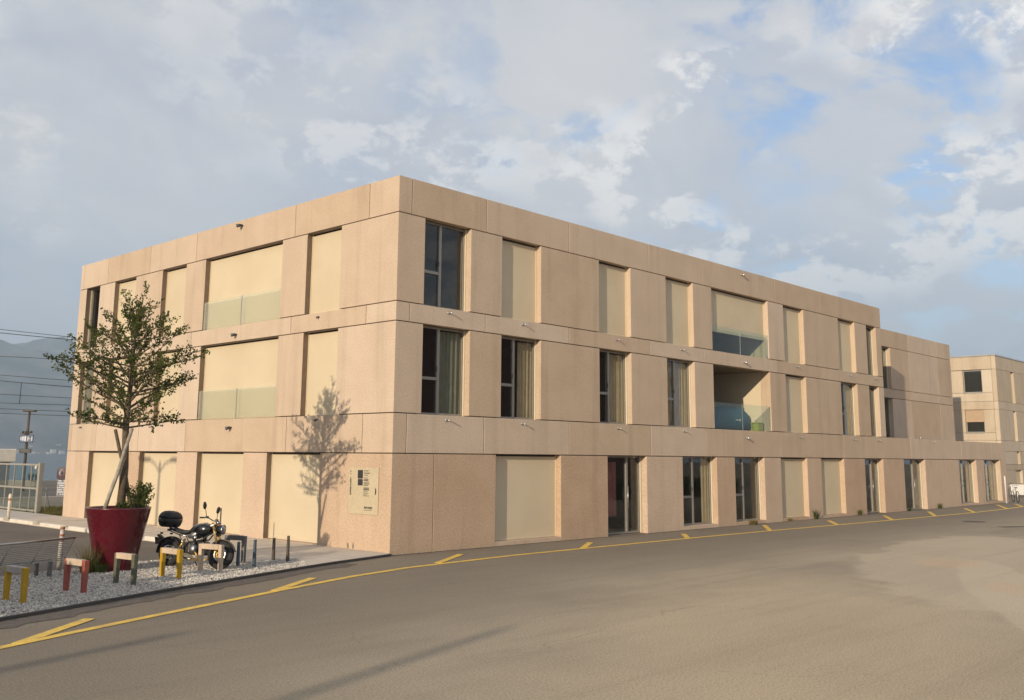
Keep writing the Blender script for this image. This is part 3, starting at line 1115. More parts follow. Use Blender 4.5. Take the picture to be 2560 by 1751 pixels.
for u, z, s in ((7.55, 9.57, 1.0), (7.56, 6.10, 0.9), (7.58, 3.24, 0.9), (3.30, 6.27, 0.45), (11.83, 3.38, 0.45), (18.1, 3.40, 0.45), (3.2, 3.4, 0.45)):
    spot(FL, u, z, s)
for x, z in ((17.58, 9.56), (17.56, 6.12), (17.55, 3.23)):
    spot(FR, x, z, 0.8, 'steel')

# --- set-back wing behind the terrace
YS = 3.0
XS1 = 48.92
for za, zb in ((Z1, Z2),):
    pass
WJ = [36.0, 42.0, 46.6, XS1]
for za, zb, x0 in ((Z5, Z6, XE), (Z3, Z4, XE)):
    xs = [x0 + 0.002] + WJ
    for a, b in zip(xs[:-1], xs[1:]):
        MB().box(a + GJ, b - GJ, YS, YS + D, za + GJ, zb - GJ).build('wing_panel', C1, bld, bevel=0.006)
for za, zb in ((Z2 - 0.02, Z3), (Z4, Z5)):
    xs = [39.3] + WJ[1:]
    for a, b in zip(xs[:-1], xs[1:]):
        MB().box(a + (GJ if a != 39.3 else 0), b - GJ, YS, YS + D, za + GJ, zb - GJ).build('wing_panel', C1, bld, bevel=0.006)
    MB().box(XE + 0.01, 36.0, YS, YS + D, za + GJ, zb - GJ).build('wing_panel', C1, bld, bevel=0.006)
    window(Face(False, YS), 36.0, 39.3, max(za, Z2 + 0.02), zb, 'D', 0.25, M['glass'])
MB().box(XE + 0.01, XS1 - D, YS + D + 0.21, YS + D + 0.4, Z2 - 0.02, Z2 + 0.01).build('wing_floor', M['slab'], bld)
MB().box(XE + 0.02, XS1 - 0.22, YS + 4.0, YS + 4.1, Z2, Z6 - 0.3).build('partition_wall', M['slab'], bld)
MB().box(XE + 0.02, 35.9, YS + D + 0.003, YS + 4.0 - .01, Z2, Z2 + 0.1).build('wing_floor', M['slab'], bld)
MB().box(35.9, XS1 - 0.22, YS + D + 0.003, YS + 4.0 - .01, Z3 + .02, Z4 - .02).build('wing_floor', M['slab'], bld)
wb = MB()
for za, zb in ((Z3 + .03, Z4 - .03), (Z5 + .02, Z6 - .05)):
    wb.box(XE + 0.02, XS1 - 0.23, YS + D + 0.003, YS + D + 0.2, za, zb)
for za, zb in ((Z2, Z3 + .03), (Z4 - .03, Z5 + .02)):
    wb.box(39.31, XS1 - 0.23, YS + D + 0.004, YS + D + 0.19, za, zb)
    wb.box(XE + 0.02, 35.99, YS + D + 0.004, YS + D + 0.19, za, zb)
wb.build('backing_wall', C1, bld)
MB().box(XS1 - D, XS1, YS + D + 0.01, YE, 0.0, Z6 - GJ).build('end_panel', C1, bld, bevel=0.006)
MB().box(XE + .01, XS1 - 0.22, YS + D + 0.21, YE, Z6 - 0.5, Z6 - 0.3).build('roof_slab', M['slab'], bld)
MB().box(XE + .01, XS1 - 0.22, YE - 0.2, YE - .002, Z2, Z6 - .01).build('rear_wall', C1, bld)
# terrace surface and the thin cable on it
MB().box(XE + 0.01, XG - 0.02, D + 0.01, YS - 0.01, Z2 - 0.03, Z2 - 0.005).build('terrace', M['slab'], bld)
tl = MB().lathe([(0, 0), (0.06, 0), (0.05, 0.12), (0, 0.14)], 10, (36.0, 0.35, Z2 - 0.005)).build('terrace_lamp', M['steel'], bld)
MB().tube([(36.05, 0.35, Z2 + 0.06), (38.0, 0.38, Z2 + 0.08), (39.6, 0.36, Z2 + 0.05), (39.6, 0.36, Z2 - 0.005)], 0.012, 6).build('cable', M['steel'], tl)

# ================================================================== things on the building
# items on the open loggia
M['teal'] = simple('teal_cover', (0.006, 0.080, 0.120), 0.75, 0, 0.15, 3, 0, 0.2)
M['lime'] = simple('lime_plastic', (0.42, 0.42, 0.05), 0.5)
cov = thing('covered_grill', 'large teal weather cover bulging behind the glass of the open loggia', 'grill cover', (18.3, 1.25, Z2))
mbx = MB()
secs = []
for i in range(13):
    t = i / 12
    x = -1.5 + 3.0 * t
    h = 0.95 * (1 - abs(2 * t - 1) ** 3.2) ** 0.6 + 0.03
    secs.append(((x, 0, h / 2), 0.52 * (0.55 + 0.45 * (1 - abs(2 * t - 1) ** 3)), h / 2, (0, 1, 0), (0, 0, 1), 2.8))
mbx.loft(secs, 20).build('cover', M['teal'], cov, auto=True)
MB().box(-0.18, 0.02, -0.535, -0.522, 0.40, 0.44).build('print', M['poster_w'], cov)
MB().box(0.06, 0.18, -0.535, -0.522, 0.38, 0.46).build('print', M['poster_w'], cov)
lb = thing('lime_bin', 'small lime green box with lid at the right end of the open loggia', 'box', (19.25, 0.45, Z2))
MB().box(-0.2, 0.2, -0.16, 0.16, 0.0, 0.30).build('body', M['lime'], lb, bevel=0.02)
MB().box(-0.215, 0.215, -0.175, 0.175, 0.301, 0.345).build('lid', M['lime'], lb, bevel=0.012)
bt = thing('green_bottle', 'green bottle standing behind the cover on the open loggia', 'bottle', (19.35, 1.15, Z2 + 0.55))
MB().lathe([(0.0, 0.0), (0.08, 0.0), (0.085, 0.22), (0.03, 0.34), (0.03, 0.42), (0.0, 0.42)], 14).build('body', simple('bottle_green', (0.06, 0.12, 0.015), 0.2), bt)
MB().lathe([(0.0, 0.42), (0.034, 0.42), (0.034, 0.46), (0.0, 0.46)], 12).build('cap', M['lime'], bt)
st_ = thing('wooden_shelf', 'small wooden stand under the green bottle on the open loggia', 'stand', (19.35, 1.15, Z2))
MB().box(-0.16, 0.16, -0.14, 0.14, 0.5, 0.548).build('top', M['curtain_beige'], st_)
for sx in (-1, 1):
    for sy in (-1, 1):
        MB().box(sx * 0.13 - 0.02, sx * 0.13 + 0.02, sy * 0.11 - 0.02, sy * 0.11 + 0.02, 0, 0.499).build('leg', M['curtain_beige'], st_)

# notice board on the left facade, reads from y = 1.68 (left) to 0.48 (right)
nb = thing('notice_board', 'translucent notice board with black print beside the building corner', 'notice board', (-0.016, 1.68, 0.95))
BW, BH = 1.20, 1.175


def on_board(u0, u1, v0, v1, d=0.004):
    """fractions of the board, v measured from the top"""
    return (-d - 0.006, -0.006, -u1 * BW, -u0 * BW, (1 - v1) * BH, (1 - v0) * BH)


M['board'] = simple('pale_board', (0.50, 0.42, 0.28), 0.28, 0, 0.05, 2)
MB().box(-0.006, 0.006, -BW, 0, 0, BH).build('board', M['board'], nb, bevel=0.002)
for u, v in ((0.19, 0.14), (0.93, 0.07), (0.04, 0.95), (0.95, 0.92)):
    MB().lathe([(0.0, 0.0), (0.014, 0.0), (0.014, 0.05), (0.0, 0.05)], 10, (-0.012, -u * BW, (1 - v) * BH), 'x').build('screw', M['steel'], nb)
r = random.Random(21)
MB().box(*on_board(0.30, 0.475, 0.05, 0.235)).build('printed_block', M['ink'], nb)
MB().box(*on_board(0.31, 0.475, 0.245, 0.385)).build('printed_block', M['ink'], nb)
wm = MB()
wm.add([(-0.0135, -0.36 * BW, (1 - .235) * BH), (-0.0135, -0.53 * BW, (1 - .26) * BH), (-0.0135, -0.475 * BW, (1 - .235) * BH)], [(0, 1, 2)])
wm.build('printed_wedge', M['board'], nb)
tx = MB()
v = 0.055
while v < 0.60:                                   # small text column: letters as short strokes
    if r.random() < 0.86:
        u = 0.50 + r.uniform(0, 0.015)
        end = 0.50 + r.uniform(0.12, 0.21)
        h = r.choice((0.008, 0.008, 0.013))
        while u < end:
            w = r.uniform(0.006, 0.02)
            tx.box(*on_board(u, u + w, v, v + h, 0.003))
            u += w + 0.005
    v += r.choice((0.017, 0.017, 0.03))
tx.build('printed_text', M['ink'], nb)
tx = MB()
v = 0.04
while v < 0.60:                                   # title that runs up the left edge
    h = r.uniform(0.010, 0.028)
    if v > 0.2 or r.random() < 0.4:
        tx.box(*on_board(0.035, 0.05 + r.uniform(0, 0.05), v, v + h * 0.5, 0.003))
        tx.box(*on_board(0.03 + r.uniform(0, 0.03), 0.085, v + h * 0.55, v + h, 0.003))
    v += h + 0.006
tx.build('printed_title', M['ink'], nb)
tx = MB()
u = 0.55
while u < 0.80:
    w = r.uniform(0.02, 0.035)
    tx.box(*on_board(u, u + w * 0.4, 0.83, 0.885, 0.003))
    tx.box(*on_board(u + w * 0.41, u + w, 0.83 + r.uniform(0, 0.03), 0.86 + r.uniform(0, 0.02), 0.003))
    u += w + 0.008
tx.box(*on_board(0.54, 0.80, 0.905, 0.913, 0.003))
tx.build('printed_logo', M['ink'], nb)
sw = MB()
pts = []
for i in range(11):
    a = -0.95 + 1.9 * i / 10
    pts.append((0.865 + 0.055 * cos(a), 0.50 + 0.095 * sin(a) * 1.0, 0.006 + 0.014 * sin(pi * (i + 0.6) / 11)))
for (u0, v0, w0), (u1, v1, w1) in zip(pts[:-1], pts[1:]):
    sw.add([(-0.0095, -(u0 - w0) * BW, (1 - v0) * BH), (-0.0095, -(u0 + w0) * BW, (1 - v0) * BH), (-0.0095, -(u1 + w1) * BW, (1 - v1) * BH), (-0.0095, -(u1 - w1) * BW, (1 - v1) * BH)], [(0, 1, 2, 3)])
sw.build('printed_swoosh', M['ink'], nb)


# ================================================================== plants
def leaves_mesh(name, P, Dr, S, m, parent=None, aspect=0.55, seed=1, droop=0.25):
    """one folded rhombus per leaf. P points, Dr growth directions, S sizes"""
    rs = np.random.RandomState(seed)
    n = len(P)
    P = np.array(P, float)
    d = np.array(Dr, float) + rs.normal(0, 0.55, (n, 3))
    d[:, 2] -= droop
    d /= np.linalg.norm(d, axis=1)[:, None] + 1e-9
    rnd = rs.normal(0, 1, (n, 3))
    rnd[:, 2] *= 0.5
    s = np.cross(d, rnd)
    s /= np.linalg.norm(s, axis=1)[:, None] + 1e-9
    nn = np.cross(d, s)
    S = np.array(S, float)[:, None]
    v0 = P
    v1 = P + d * S * 0.5 + s * S * aspect * 0.5 + nn * S * 0.10
    v2 = P + d * S
    v3 = P + d * S * 0.5 - s * S * aspect * 0.5 + nn * S * 0.10
    V = np.stack([v0, v1, v2, v3], 1).reshape(-1, 3)
    i = (np.arange(n) * 4)[:, None]
    Fa = np.concatenate([i + np.array([[0, 1, 2]]), i + np.array([[0, 2, 3]])], 0)
    me = bpy.data.meshes.new(name)
    me.from_pydata(V.tolist(), [], Fa.tolist())
    me.materials.append(m)
    o = bpy.data.objects.new(name, me)
    COL.objects.link(o)
    if parent is not None:
        o.parent = parent
    return o


POT = Vector((-6.50, 1.12, 0.04))
pot = thing('planter', 'big wine red tapered round planter on the gravel', 'planter', POT)
prof = [(0.0, 0.0), (0.385, 0.0), (0.395, 0.02), (0.52, 0.66), (0.645, 1.24), (0.655, 1.27), (0.648, 1.285), (0.625, 1.285), (0.61, 1.26), (0.60, 1.12)]
MB().lathe(prof, 64).build('pot_body', M['pot'], pot)
MB().lathe([(0.0, 1.17), (0.3, 1.19), (0.603, 1.15)], 32).build('soil', M['soil'], pot)


def bez(a, b, c, n):
    return [a * (1 - t) ** 2 + b * 2 * t * (1 - t) + c * t * t for t in [i / n for i in range(n + 1)]]


def potted_tree():
    r = random.Random(37)
    root = thing('young_tree', 'young tree with sparse dark green leaves growing from the red planter', 'tree', POT)
    wood = MB()
    trunk = [Vector((0.03, -0.02, 1.15)), Vector((0.05, -0.04, 2.1)), Vector((0.02, -0.01, 3.0)), Vector((0.05, -0.03, 3.9)), Vector((0.06, -0.06, 4.7)), Vector((0.08, -0.08, 5.45))]
    tr = [0.082, 0.075, 0.068, 0.048, 0.026, 0.008]
    wood.tube(trunk, tr, 12)
    P, Dd, S = [], [], []

    def trunk_at(z):
        for i in range(len(trunk) - 1):
            if z <= trunk[i + 1].z:
                f = (z - trunk[i].z) / (trunk[i + 1].z - trunk[i].z)
                return trunk[i].lerp(trunk[i + 1], f), tr[i] + (tr[i + 1] - tr[i]) * f
        return trunk[-1], tr[-1]

    def twig(p0, d, ln, dens):
        n = 4
        pts = [p0]
        p = p0.copy()
        dd = d.normalized()
        for i in range(n):
            dd = (dd + Vector((r.gauss(0, .22), r.gauss(0, .22), r.gauss(0.03, .16)))).normalized()
            p = p + dd * ln / n
            pts.append(p.copy())
        wood.tube(pts, [0.007, 0.006, 0.005, 0.004, 0.002], 4, cap=False)
        for i in range(1, n + 1):
            for _ in range(dens if i > 1 else dens // 2):
                q = pts[i - 1].lerp(pts[i], r.random())
                P.append(q + Vector((r.gauss(0, .025), r.gauss(0, .025), r.gauss(0, .025))))
                Dd.append(dd + Vector((r.gauss(0, .5), r.gauss(0, .5), r.gauss(0, .4))))
                S.append(r.uniform(0.040, 0.074))

    def crown_r(z):
        tab = [(2.85, 0.80), (3.1, 0.98), (3.5, 1.20), (3.9, 1.33), (4.3, 1.36), (4.7, 1.20), (5.1, 0.88), (5.4, 0.52), (5.6, 0.28), (5.8, 0.12)]
        for (a, ra), (b, rb) in zip(tab[:-1], tab[1:]):
            if z <= b:
                return ra + (rb - ra) * max(0, (z - a)) / (b - a)
        return 0.14

    nb_ = 54
    for i in range(nb_):
        f = (i + 0.5) / nb_
        z0 = 2.90 + 2.2 * f ** 1.1 + r.uniform(-.05, .05)
        az = i * 2.39996 + r.uniform(-.3, .3)
        p0, rr = trunk_at(z0)
        rise = (0.35 + 0.75 * r.random()) * (1.0 if f > 0.12 else 0.25)
        ze = z0 + rise * (0.9 if f < 0.7 else 0.8)
        ln = crown_r(ze) * r.uniform(0.72, 1.12)
        if i in (3, 9, 14, 22, 27, 35):
            ln *= 1.2
        h = Vector((cos(az), sin(az), 0))
        side = Vector((-sin(az), cos(az), 0)) * r.uniform(-.2, .2)
        end = p0 + h * ln + Vector((0, 0, ze - z0)) + side * ln
        midp = p0 + h * ln * 0.5 + Vector((0, 0, (ze - z0) * r.uniform(0.25, 0.75))) + side * ln * 0.3
        pts = bez(p0, midp, end, 7)
        r0 = min(rr * 0.55, 0.012 + 0.012 * ln)
        wood.tube(pts, [r0 * (1 - 0.82 * k / 7) for k in range(8)], 6, cap=False)
        nt = int(6 + ln * 8)
        for k in range(nt):
            t = 0.25 + 0.75 * (k + r.random() * .8) / nt
            idx = min(6, int(t * 7))
            q = pts[idx].lerp(pts[idx + 1], t * 7 - idx if t < 1 else 1)
            dirv = (pts[idx + 1] - pts[idx]).normalized()
            sd = Vector((r.gauss(0, .6), r.gauss(0, .6), r.gauss(0.42, .45)))
            twig(q, dirv * 0.7 + sd, r.uniform(0.16, 0.42) * (1.15 - 0.4 * t), r.choice((1, 2, 4, 5)))
        twig(pts[-1], pts[-1] - pts[-2], 0.26, 5)
    for k in range(7):
        p0, _ = trunk_at(4.85 + 0.085 * k)
        twig(p0, Vector((r.gauss(0, .5), r.gauss(0, .5), 0.8)), r.uniform(0.2, 0.34), 8)
    wood.build('trunk', M['bark'], root)
    leaves_mesh('crown', P, Dd, S, M['leaf'], root, 0.72, 3)
    print('tree leaves', len(P))


potted_tree()

# stakes that steady the trunk, RH = rightwards in the picture, VH = away from it
RH = Vector((RIGHT.x, RIGHT.y, 0)).normalized()
VH = Vector((FWD.x, FWD.y, 0)).normalized()
for lab, a, b in (
        ('grey weathered stake in the red planter leaning right across the trunk', (-0.26, -0.16, 1.14), (0.24, -0.20, 2.92)),
        ('brown stake in the red planter whose top leans left of the trunk', (0.27, 0.10, 1.12), (-0.24, 0.12, 2.90)),
        ('upright brown stake in the red planter just behind the tree trunk', (-0.10, 0.22, 1.12), (-0.05, 0.14, 2.35))):
    pa = RH * a[0] + VH * a[1] + Vector((0, 0, a[2]))
    pb = RH * b[0] + VH * b[1] + Vector((0, 0, b[2]))
    m3 = pa.lerp(pb, 0.5) + Vector((0.012, -0.01, 0))
    o = MB().tube([pa, pa.lerp(pb, 0.25), m3, pa.lerp(pb, 0.75), pb], [0.043, 0.040, 0.041, 0.037, 0.035], 10).build('wooden_stake', M['stake'] if 'grey' in lab else M['bark'])
    o.location = POT
    tag(o, lab, 'stake', 'stakes in the red planter')


def bush(name, label, cat, loc, rad, hgt, nst, nlf, size, m, seed, group=None, dirs=None, stems=True, spread=1.0):
    r = random.Random(seed)
    root = thing(name, label, cat, loc, 0, group)
    P, Dd, S = [], [], []
    st = MB()
    for i in range(nst):
        az = r.uniform(0, 2 * pi)
        tilt = r.uniform(0.05, 1.0) * spread
        ln = hgt * r.uniform(0.6, 1.05)
        d = Vector((cos(az) * sin(tilt), sin(az) * sin(tilt), cos(tilt)))
        e = Vector((d.x * rad * 1.4, d.y * rad * 1.4, ln * (0.45 + 0.55 * d.z)))
        p0 = Vector((cos(az) * rad * 0.12, sin(az) * rad * 0.12, 0))
        pts = bez(p0, p0 + Vector((e.x * .3, e.y * .3, e.z * .6)), e, 4)
        st.tube(pts, [0.006, 0.005, 0.004, 0.003, 0.002], 4, cap=False)
        for k in range(nlf):
            t = r.uniform(0.2, 1.0)
            idx = min(3, int(t * 4))
            q = pts[idx].lerp(pts[idx + 1], t * 4 - idx)
            P.append(q + Vector((r.gauss(0, .02), r.gauss(0, .02), r.gauss(0, .02))))
            Dd.append(d + Vector((r.gauss(0, .6), r.gauss(0, .6), r.gauss(0.1, .5))))
            S.append(size * r.uniform(0.7, 1.3))
    st.build('stems', M['bark'] if m is not M['grassm'] else M['grassm'], root)
    leaves_mesh('foliage', P, Dd, S, m, root, 0.6, seed, 0.05)
    return root


sp = POT + RH * 0.40 + VH * 0.12
bush('potted_shrub', 'bright green leafy shrub at the right rim of the red planter', 'shrub', (sp.x, sp.y, 1.18), 0.26, 0.66, 30, 40, 0.055, M['leaf2'], 8)
sp = POT + RH * 0.16 - VH * 0.25
bush('small_shrub', 'low dark green plant at the foot of the stakes in the red planter', 'shrub', (sp.x, sp.y, 1.17), 0.16, 0.30, 14, 24, 0.05, M['leaf2'], 9)


def tuft(name, label, cat, loc, rad, h, n, m, seed, group=None, wd=0.008):
    r = random.Random(seed)
    mb = MB()
    for i in range(n):
        az = r.uniform(0, 2 * pi)
        rr = rad * r.random() ** 0.7
        p0 = Vector((cos(az) * rr * .5, sin(az) * rr * .5, 0))
        le = r.uniform(0.1, 0.7)
        hh = h * r.uniform(0.45, 1.05)
        e = p0 + Vector((cos(az) * hh * le, sin(az) * hh * le, hh))
        c = p0 + Vector((cos(az) * hh * le * .2, sin(az) * hh * le * .2, hh * .7))
        sd = Vector((-sin(az + r.uniform(-1, 1)), cos(az), 0)) * wd
        pts = bez(p0, c, e, 3)
        vs = []
        for k, q in enumerate(pts):
            w = 1 - k / 3.2
            vs += [q - sd * w, q + sd * w]
        mb.add(vs, [(2 * k, 2 * k + 1, 2 * k + 3, 2 * k + 2) for k in range(3)])
    o = mb.build(name, m)
    o.location = loc
    tag(o, label, cat, group)
    return o


tuft('dry_grass_tuft', 'dry yellowish grass tuft at the left foot of the red planter', 'grass tuft', (-7.12, 0.98, 0.04), 0.30, 0.62, 150, M['grassm'], 31)
tuft('low_grass_tuft', 'low green tuft hugging the lower left side of the red planter', 'grass tuft', (-6.93, 0.86, 0.04), 0.25, 0.24, 120, M['leaf2'], 32, None, 0.012)
for lab, x, y, rad, h, n in (
        ('green weeds below the second window right of the wide glass door', 17.7, -0.10, 0.34, 0.20, 130),
        ('small dry weeds below the left one of the two narrow ground floor shutters', 20.7, -0.08, 0.20, 0.16, 50),
        ('tall weed against the pier between the two narrow ground floor shutters', 22.95, -0.08, 0.16, 0.42, 60),
        ('weed at the foot of the pier right of the narrow shutters', 27.2, -0.08, 0.15, 0.30, 45),
        ('weed left of the second narrow glass door on the right', 32.9, -0.08, 0.14, 0.22, 40),
        ('weed clump in front of the wide blank pier near the far end', 36.9, -0.08, 0.24, 0.30, 60)):
    tuft('weed', lab, 'weed', (x, y, 0.0), rad, h, n, M['leaf2'] if h > 0.2 else M['grassm'], int(x * 7), 'weeds along the foot of the building', 0.014)


def grass_patch(name, x0, x1, y0, y1, n, h, m, seed, lab):
    rs = np.random.RandomState(seed)
    P = np.stack([rs.uniform(x0, x1, n), rs.uniform(y0, y1, n), np.zeros(n)], 1)
    Dd = np.tile((0, 0, 1.6), (n, 1))
    o = leaves_mesh(name, P, Dd, rs.uniform(.5, 1.2, n) * h, m, None, 0.16, seed, 0)
    kind(o, 'stuff', lab)


grass_patch('grass', 0.02, 3.6, 19.4, 25.5, 5000, 0.16, M['grassm'], 4, 'dry grass behind the far corner of the building')
sheet('grass_soil', [(0.005, 19.25), (3.6, 19.25), (3.6, 25.6), (0.005, 25.6)], 0.012, simple('dry_turf', (0.17, 0.13, 0.06), 0.95, 0, 0.4, 6))

# ================================================================== bike stands, posts, bench
M['wood_pale'] = simple('pale_timber', (0.50, 0.39, 0.28), 0.75, 0, 0.18, 8, 0, 0.2)
M['wood_grey'] = simple('grey_timber', (0.36, 0.32, 0.28), 0.8, 0, 0.18, 8, 0, 0.2)
M['p_yellow'] = simple('yellow_paint', (0.42, 0.25, 0.008), 0.6, 0, 0.12, 9)
M['p_red'] = simple('faded_red_paint', (0.30, 0.075, 0.05), 0.65, 0, 0.12, 9)
M['p_green'] = simple('grey_green_paint', (0.095, 0.095, 0.060), 0.65, 0, 0.12, 9)
M['p_blue'] = simple('petrol_blue_paint', (0.060, 0.088, 0.105), 0.65, 0, 0.12, 9)
M['p_brown'] = simple('dark_brown_paint', (0.085, 0.066, 0.048), 0.65, 0, 0.12, 9)
M['p_grey'] = simple('mid_grey_paint', (0.14, 0.13, 0.12), 0.65, 0, 0.12, 9)


def stand(a, b, legm, beamm, lab, h=0.575):
    a, b = Vector((*a, 0)), Vector((*b, 0))
    c = (a + b) / 2
    d = (b - a)
    w = d.length / 2
    o = thing('bike_stand', lab, 'bike stand', (c.x, c.y, 0.02), math.atan2(d.y, d.x), 'low wooden bike stands in the gravel')
    for s in (-1, 1):
        mb = MB()
        x = s * (w - 0.02)
        mb.add([(x - 0.038, -0.038, 0), (x + 0.038, -0.038, 0), (x + 0.038, 0.038, 0), (x - 0.038, 0.038, 0),
                (x - 0.046, -0.046, h), (x + 0.046, -0.046, h), (x + 0.046, 0.046, h), (x - 0.046, 0.046, h)],
               [(0, 3, 2, 1), (4, 5, 6, 7), (0, 1, 5, 4), (1, 2, 6, 5), (2, 3, 7, 6), (3, 0, 4, 7)])
        mb.build('leg', legm, o, bevel=0.006)
    MB().box(-w + 0.028, w - 0.068, -0.05, 0.05, h - 0.10, h + 0.006).build('beam', beamm, o, bevel=0.008)
    return o


stand((-9.72, -1.77), (-9.65, -2.35), M['p_yellow'], M['wood_grey'], 'yellow legged bike stand nearest the left edge, before the bench')
stand((-8.54, -1.30), (-8.46, -1.88), M['p_red'], M['wood_pale'], 'bike stand with faded red legs right of the bench')
stand((-7.44, -0.90), (-7.36, -1.48), M['p_green'], M['wood_pale'], 'bike stand with grey green legs in front of the red planter')
stand((-6.31, -0.50), (-6.26, -1.12), M['p_yellow'], M['wood_pale'], 'yellow legged bike stand before the rear wheel of the motorcycle')
stand((-5.30, -0.20), (-5.14, -0.76), M['wood_pale'], M['wood_pale'], 'unpainted pale wooden bike stand before the front wheel of the motorcycle')
stand((-4.02, 0.92), (-3.86, 0.42), M['p_grey'], M['p_grey'], 'dark grey bike stand just behind the front wheel of the motorcycle', 0.62)


def post(x, y, h, m, lab, group):
    o = thing('wooden_post', lab, 'post', (x, y, 0.02), -1.44, group)
    mb = MB()
    mb.add([(-0.032, -0.032, 0), (0.032, -0.032, 0), (0.032, 0.032, 0), (-0.032, 0.032, 0), (-0.026, -0.026, h), (0.026, -0.026, h), (0.026, 0.026, h), (-0.026, 0.026, h)],
           [(0, 3, 2, 1), (4, 5, 6, 7), (0, 1, 5, 4), (1, 2, 6, 5), (2, 3, 7, 6), (3, 0, 4, 7)])
    mb.build('shaft', m, o, bevel=0.006)
    MB().box(-0.024, 0.024, -0.024, 0.024, h - 0.001, h + 0.010).build('top', M['wood_pale'], o, bevel=0.004)


post(-4.22, 0.09, 0.53, M['p_blue'], 'shorter petrol blue post just right of the motorcycle front wheel', 'short painted posts in the gravel')
post(-4.08, -0.33, 0.60, M['p_blue'], 'taller petrol blue post right of the motorcycle', 'short painted posts in the gravel')
post(-2.98, 0.59, 0.52, M['p_brown'], 'dark brown post, second from the right, at the end of the gravel', 'short painted posts in the gravel')
post(-2.90, 0.14, 0.59, M['p_brown'], 'dark brown post farthest right at the tip of the gravel', 'short painted posts in the gravel')

# wire bench, its back to the camera
bn = thing('wire_bench', 'steel wire mesh bench cut off by the left edge of the picture', 'bench', (-7.62, 0.98, 0.03), math.atan2(0.66, 1.60))
# local: x to the right along the bench, y away from the camera, z up; right end at x = 0, runs to -3.0
Lb = 3.0
M['wire'] = simple('galvanised_wire', (0.34, 0.33, 0.31), 0.45, 0.6)
MB().tube([(-Lb, -0.20, 0.74), (0.05, -0.20, 0.74)], 0.019, 10).build('top_rail', M['steel'], bn)
wr = MB()
for k in range(11):
    f = k / 11
    wr.tube([(-Lb, -0.20 + 0.16 * f, 0.72 - 0.40 * f), (0.04 - 0.10 * f, -0.20 + 0.16 * f, 0.72 - 0.40 * f)], 0.0088, 5, cap=False)
wr.build('backrest', M['wire'], bn)
wr = MB()
for k in range(14):
    f = k / 14
    wr.tube([(-Lb, -0.04 + 0.46 * f, 0.31 - 0.02 * sin(pi * f)), (-0.06, -0.04 + 0.46 * f, 0.31 - 0.02 * sin(pi * f))], 0.0048, 5, cap=False)
wr.build('seat', M['wire'], bn)
for x in (-Lb, -2.3, -1.55, -0.8, 0.0):
    MB().tube([(x + 0.04, -0.20, 0.73), (x - 0.06, -0.04, 0.31), (x - 0.06, 0.18, 0.285), (x - 0.06, 0.43, 0.31)], 0.010, 7).build('rib', M['p_grey'], bn)
for x in (-2.62, -1.8, -0.34):
    MB().box(x - 0.035, x + 0.035, -0.02, 0.05, 0.0, 0.30).build('leg', M['p_grey'], bn, bevel=0.006)
    MB().box(x - 0.03, x + 0.03, 0.32, 0.38, 0.0, 0.28).build('leg', M['p_grey'], bn, bevel=0.006)

# striped timber pole behind the bench
tp = thing('striped_pole', 'weathered pole with faded red and white bands behind the bench', 'pole', (-7.42, 1.68, 0.02))
rr_ = random.Random(3)
M['faded_red'] = simple('faded_red_band', (0.36, 0.15, 0.10), 0.8, 0, 0.3, 20)
M['faded_white'] = simple('faded_white_band', (0.46, 0.41, 0.35), 0.8, 0, 0.3, 20)
MB().tube([(0, 0, 0), (0.01, 0, 0.45), (0.02, 0.0, 0.92)], [0.046, 0.044, 0.042], 12).build('shaft', M['faded_white'], tp)
for z in (0.18, 0.34, 0.62, 0.72, 0.86):
    MB().tube([(0.015, 0, z), (0.017, 0, z + 0.045)], 0.0485, 12).build('band', M['faded_red'] if z > 0.5 else M['stake'], tp)

# bollards by the pavement
bo = thing('white_bollard', 'slim grey white bollard standing at the kerb before the gate', 'bollard', (-2.18, 18.6, 0.05))
MB().lathe([(0.0, 0.0), (0.055, 0.0), (0.055, 0.80), (0.05, 0.86), (0.03, 0.90), (0.0, 0.905)], 16).build('shaft', M['kerb_white'], bo)
MB().lathe([(0.0575, 0.66), (0.0585, 0.67), (0.0585, 0.73), (0.0575, 0.74)], 16).build('band', M['faded_red'], bo)
rp = thing('marker_post', 'thin dark post with red marker behind the motorcycle', 'post', (-1.9, 4.75, 0.05))
MB().lathe([(0.0, 0.0), (0.018, 0.0), (0.018, 0.96), (0.0, 0.965)], 10).build('shaft', M['faded_red'], rp)
MB().lathe([(0.0195, 0.55), (0.0195, 0.955), (0.0, 0.97)], 10).build('sleeve', M['p_brown'], rp)
MB().box(-0.05, 0.0, -0.03, 0.03, 0.46, 0.53).build('marker', simple('signal_red', (0.55, 0.04, 0.02), 0.5), rp)

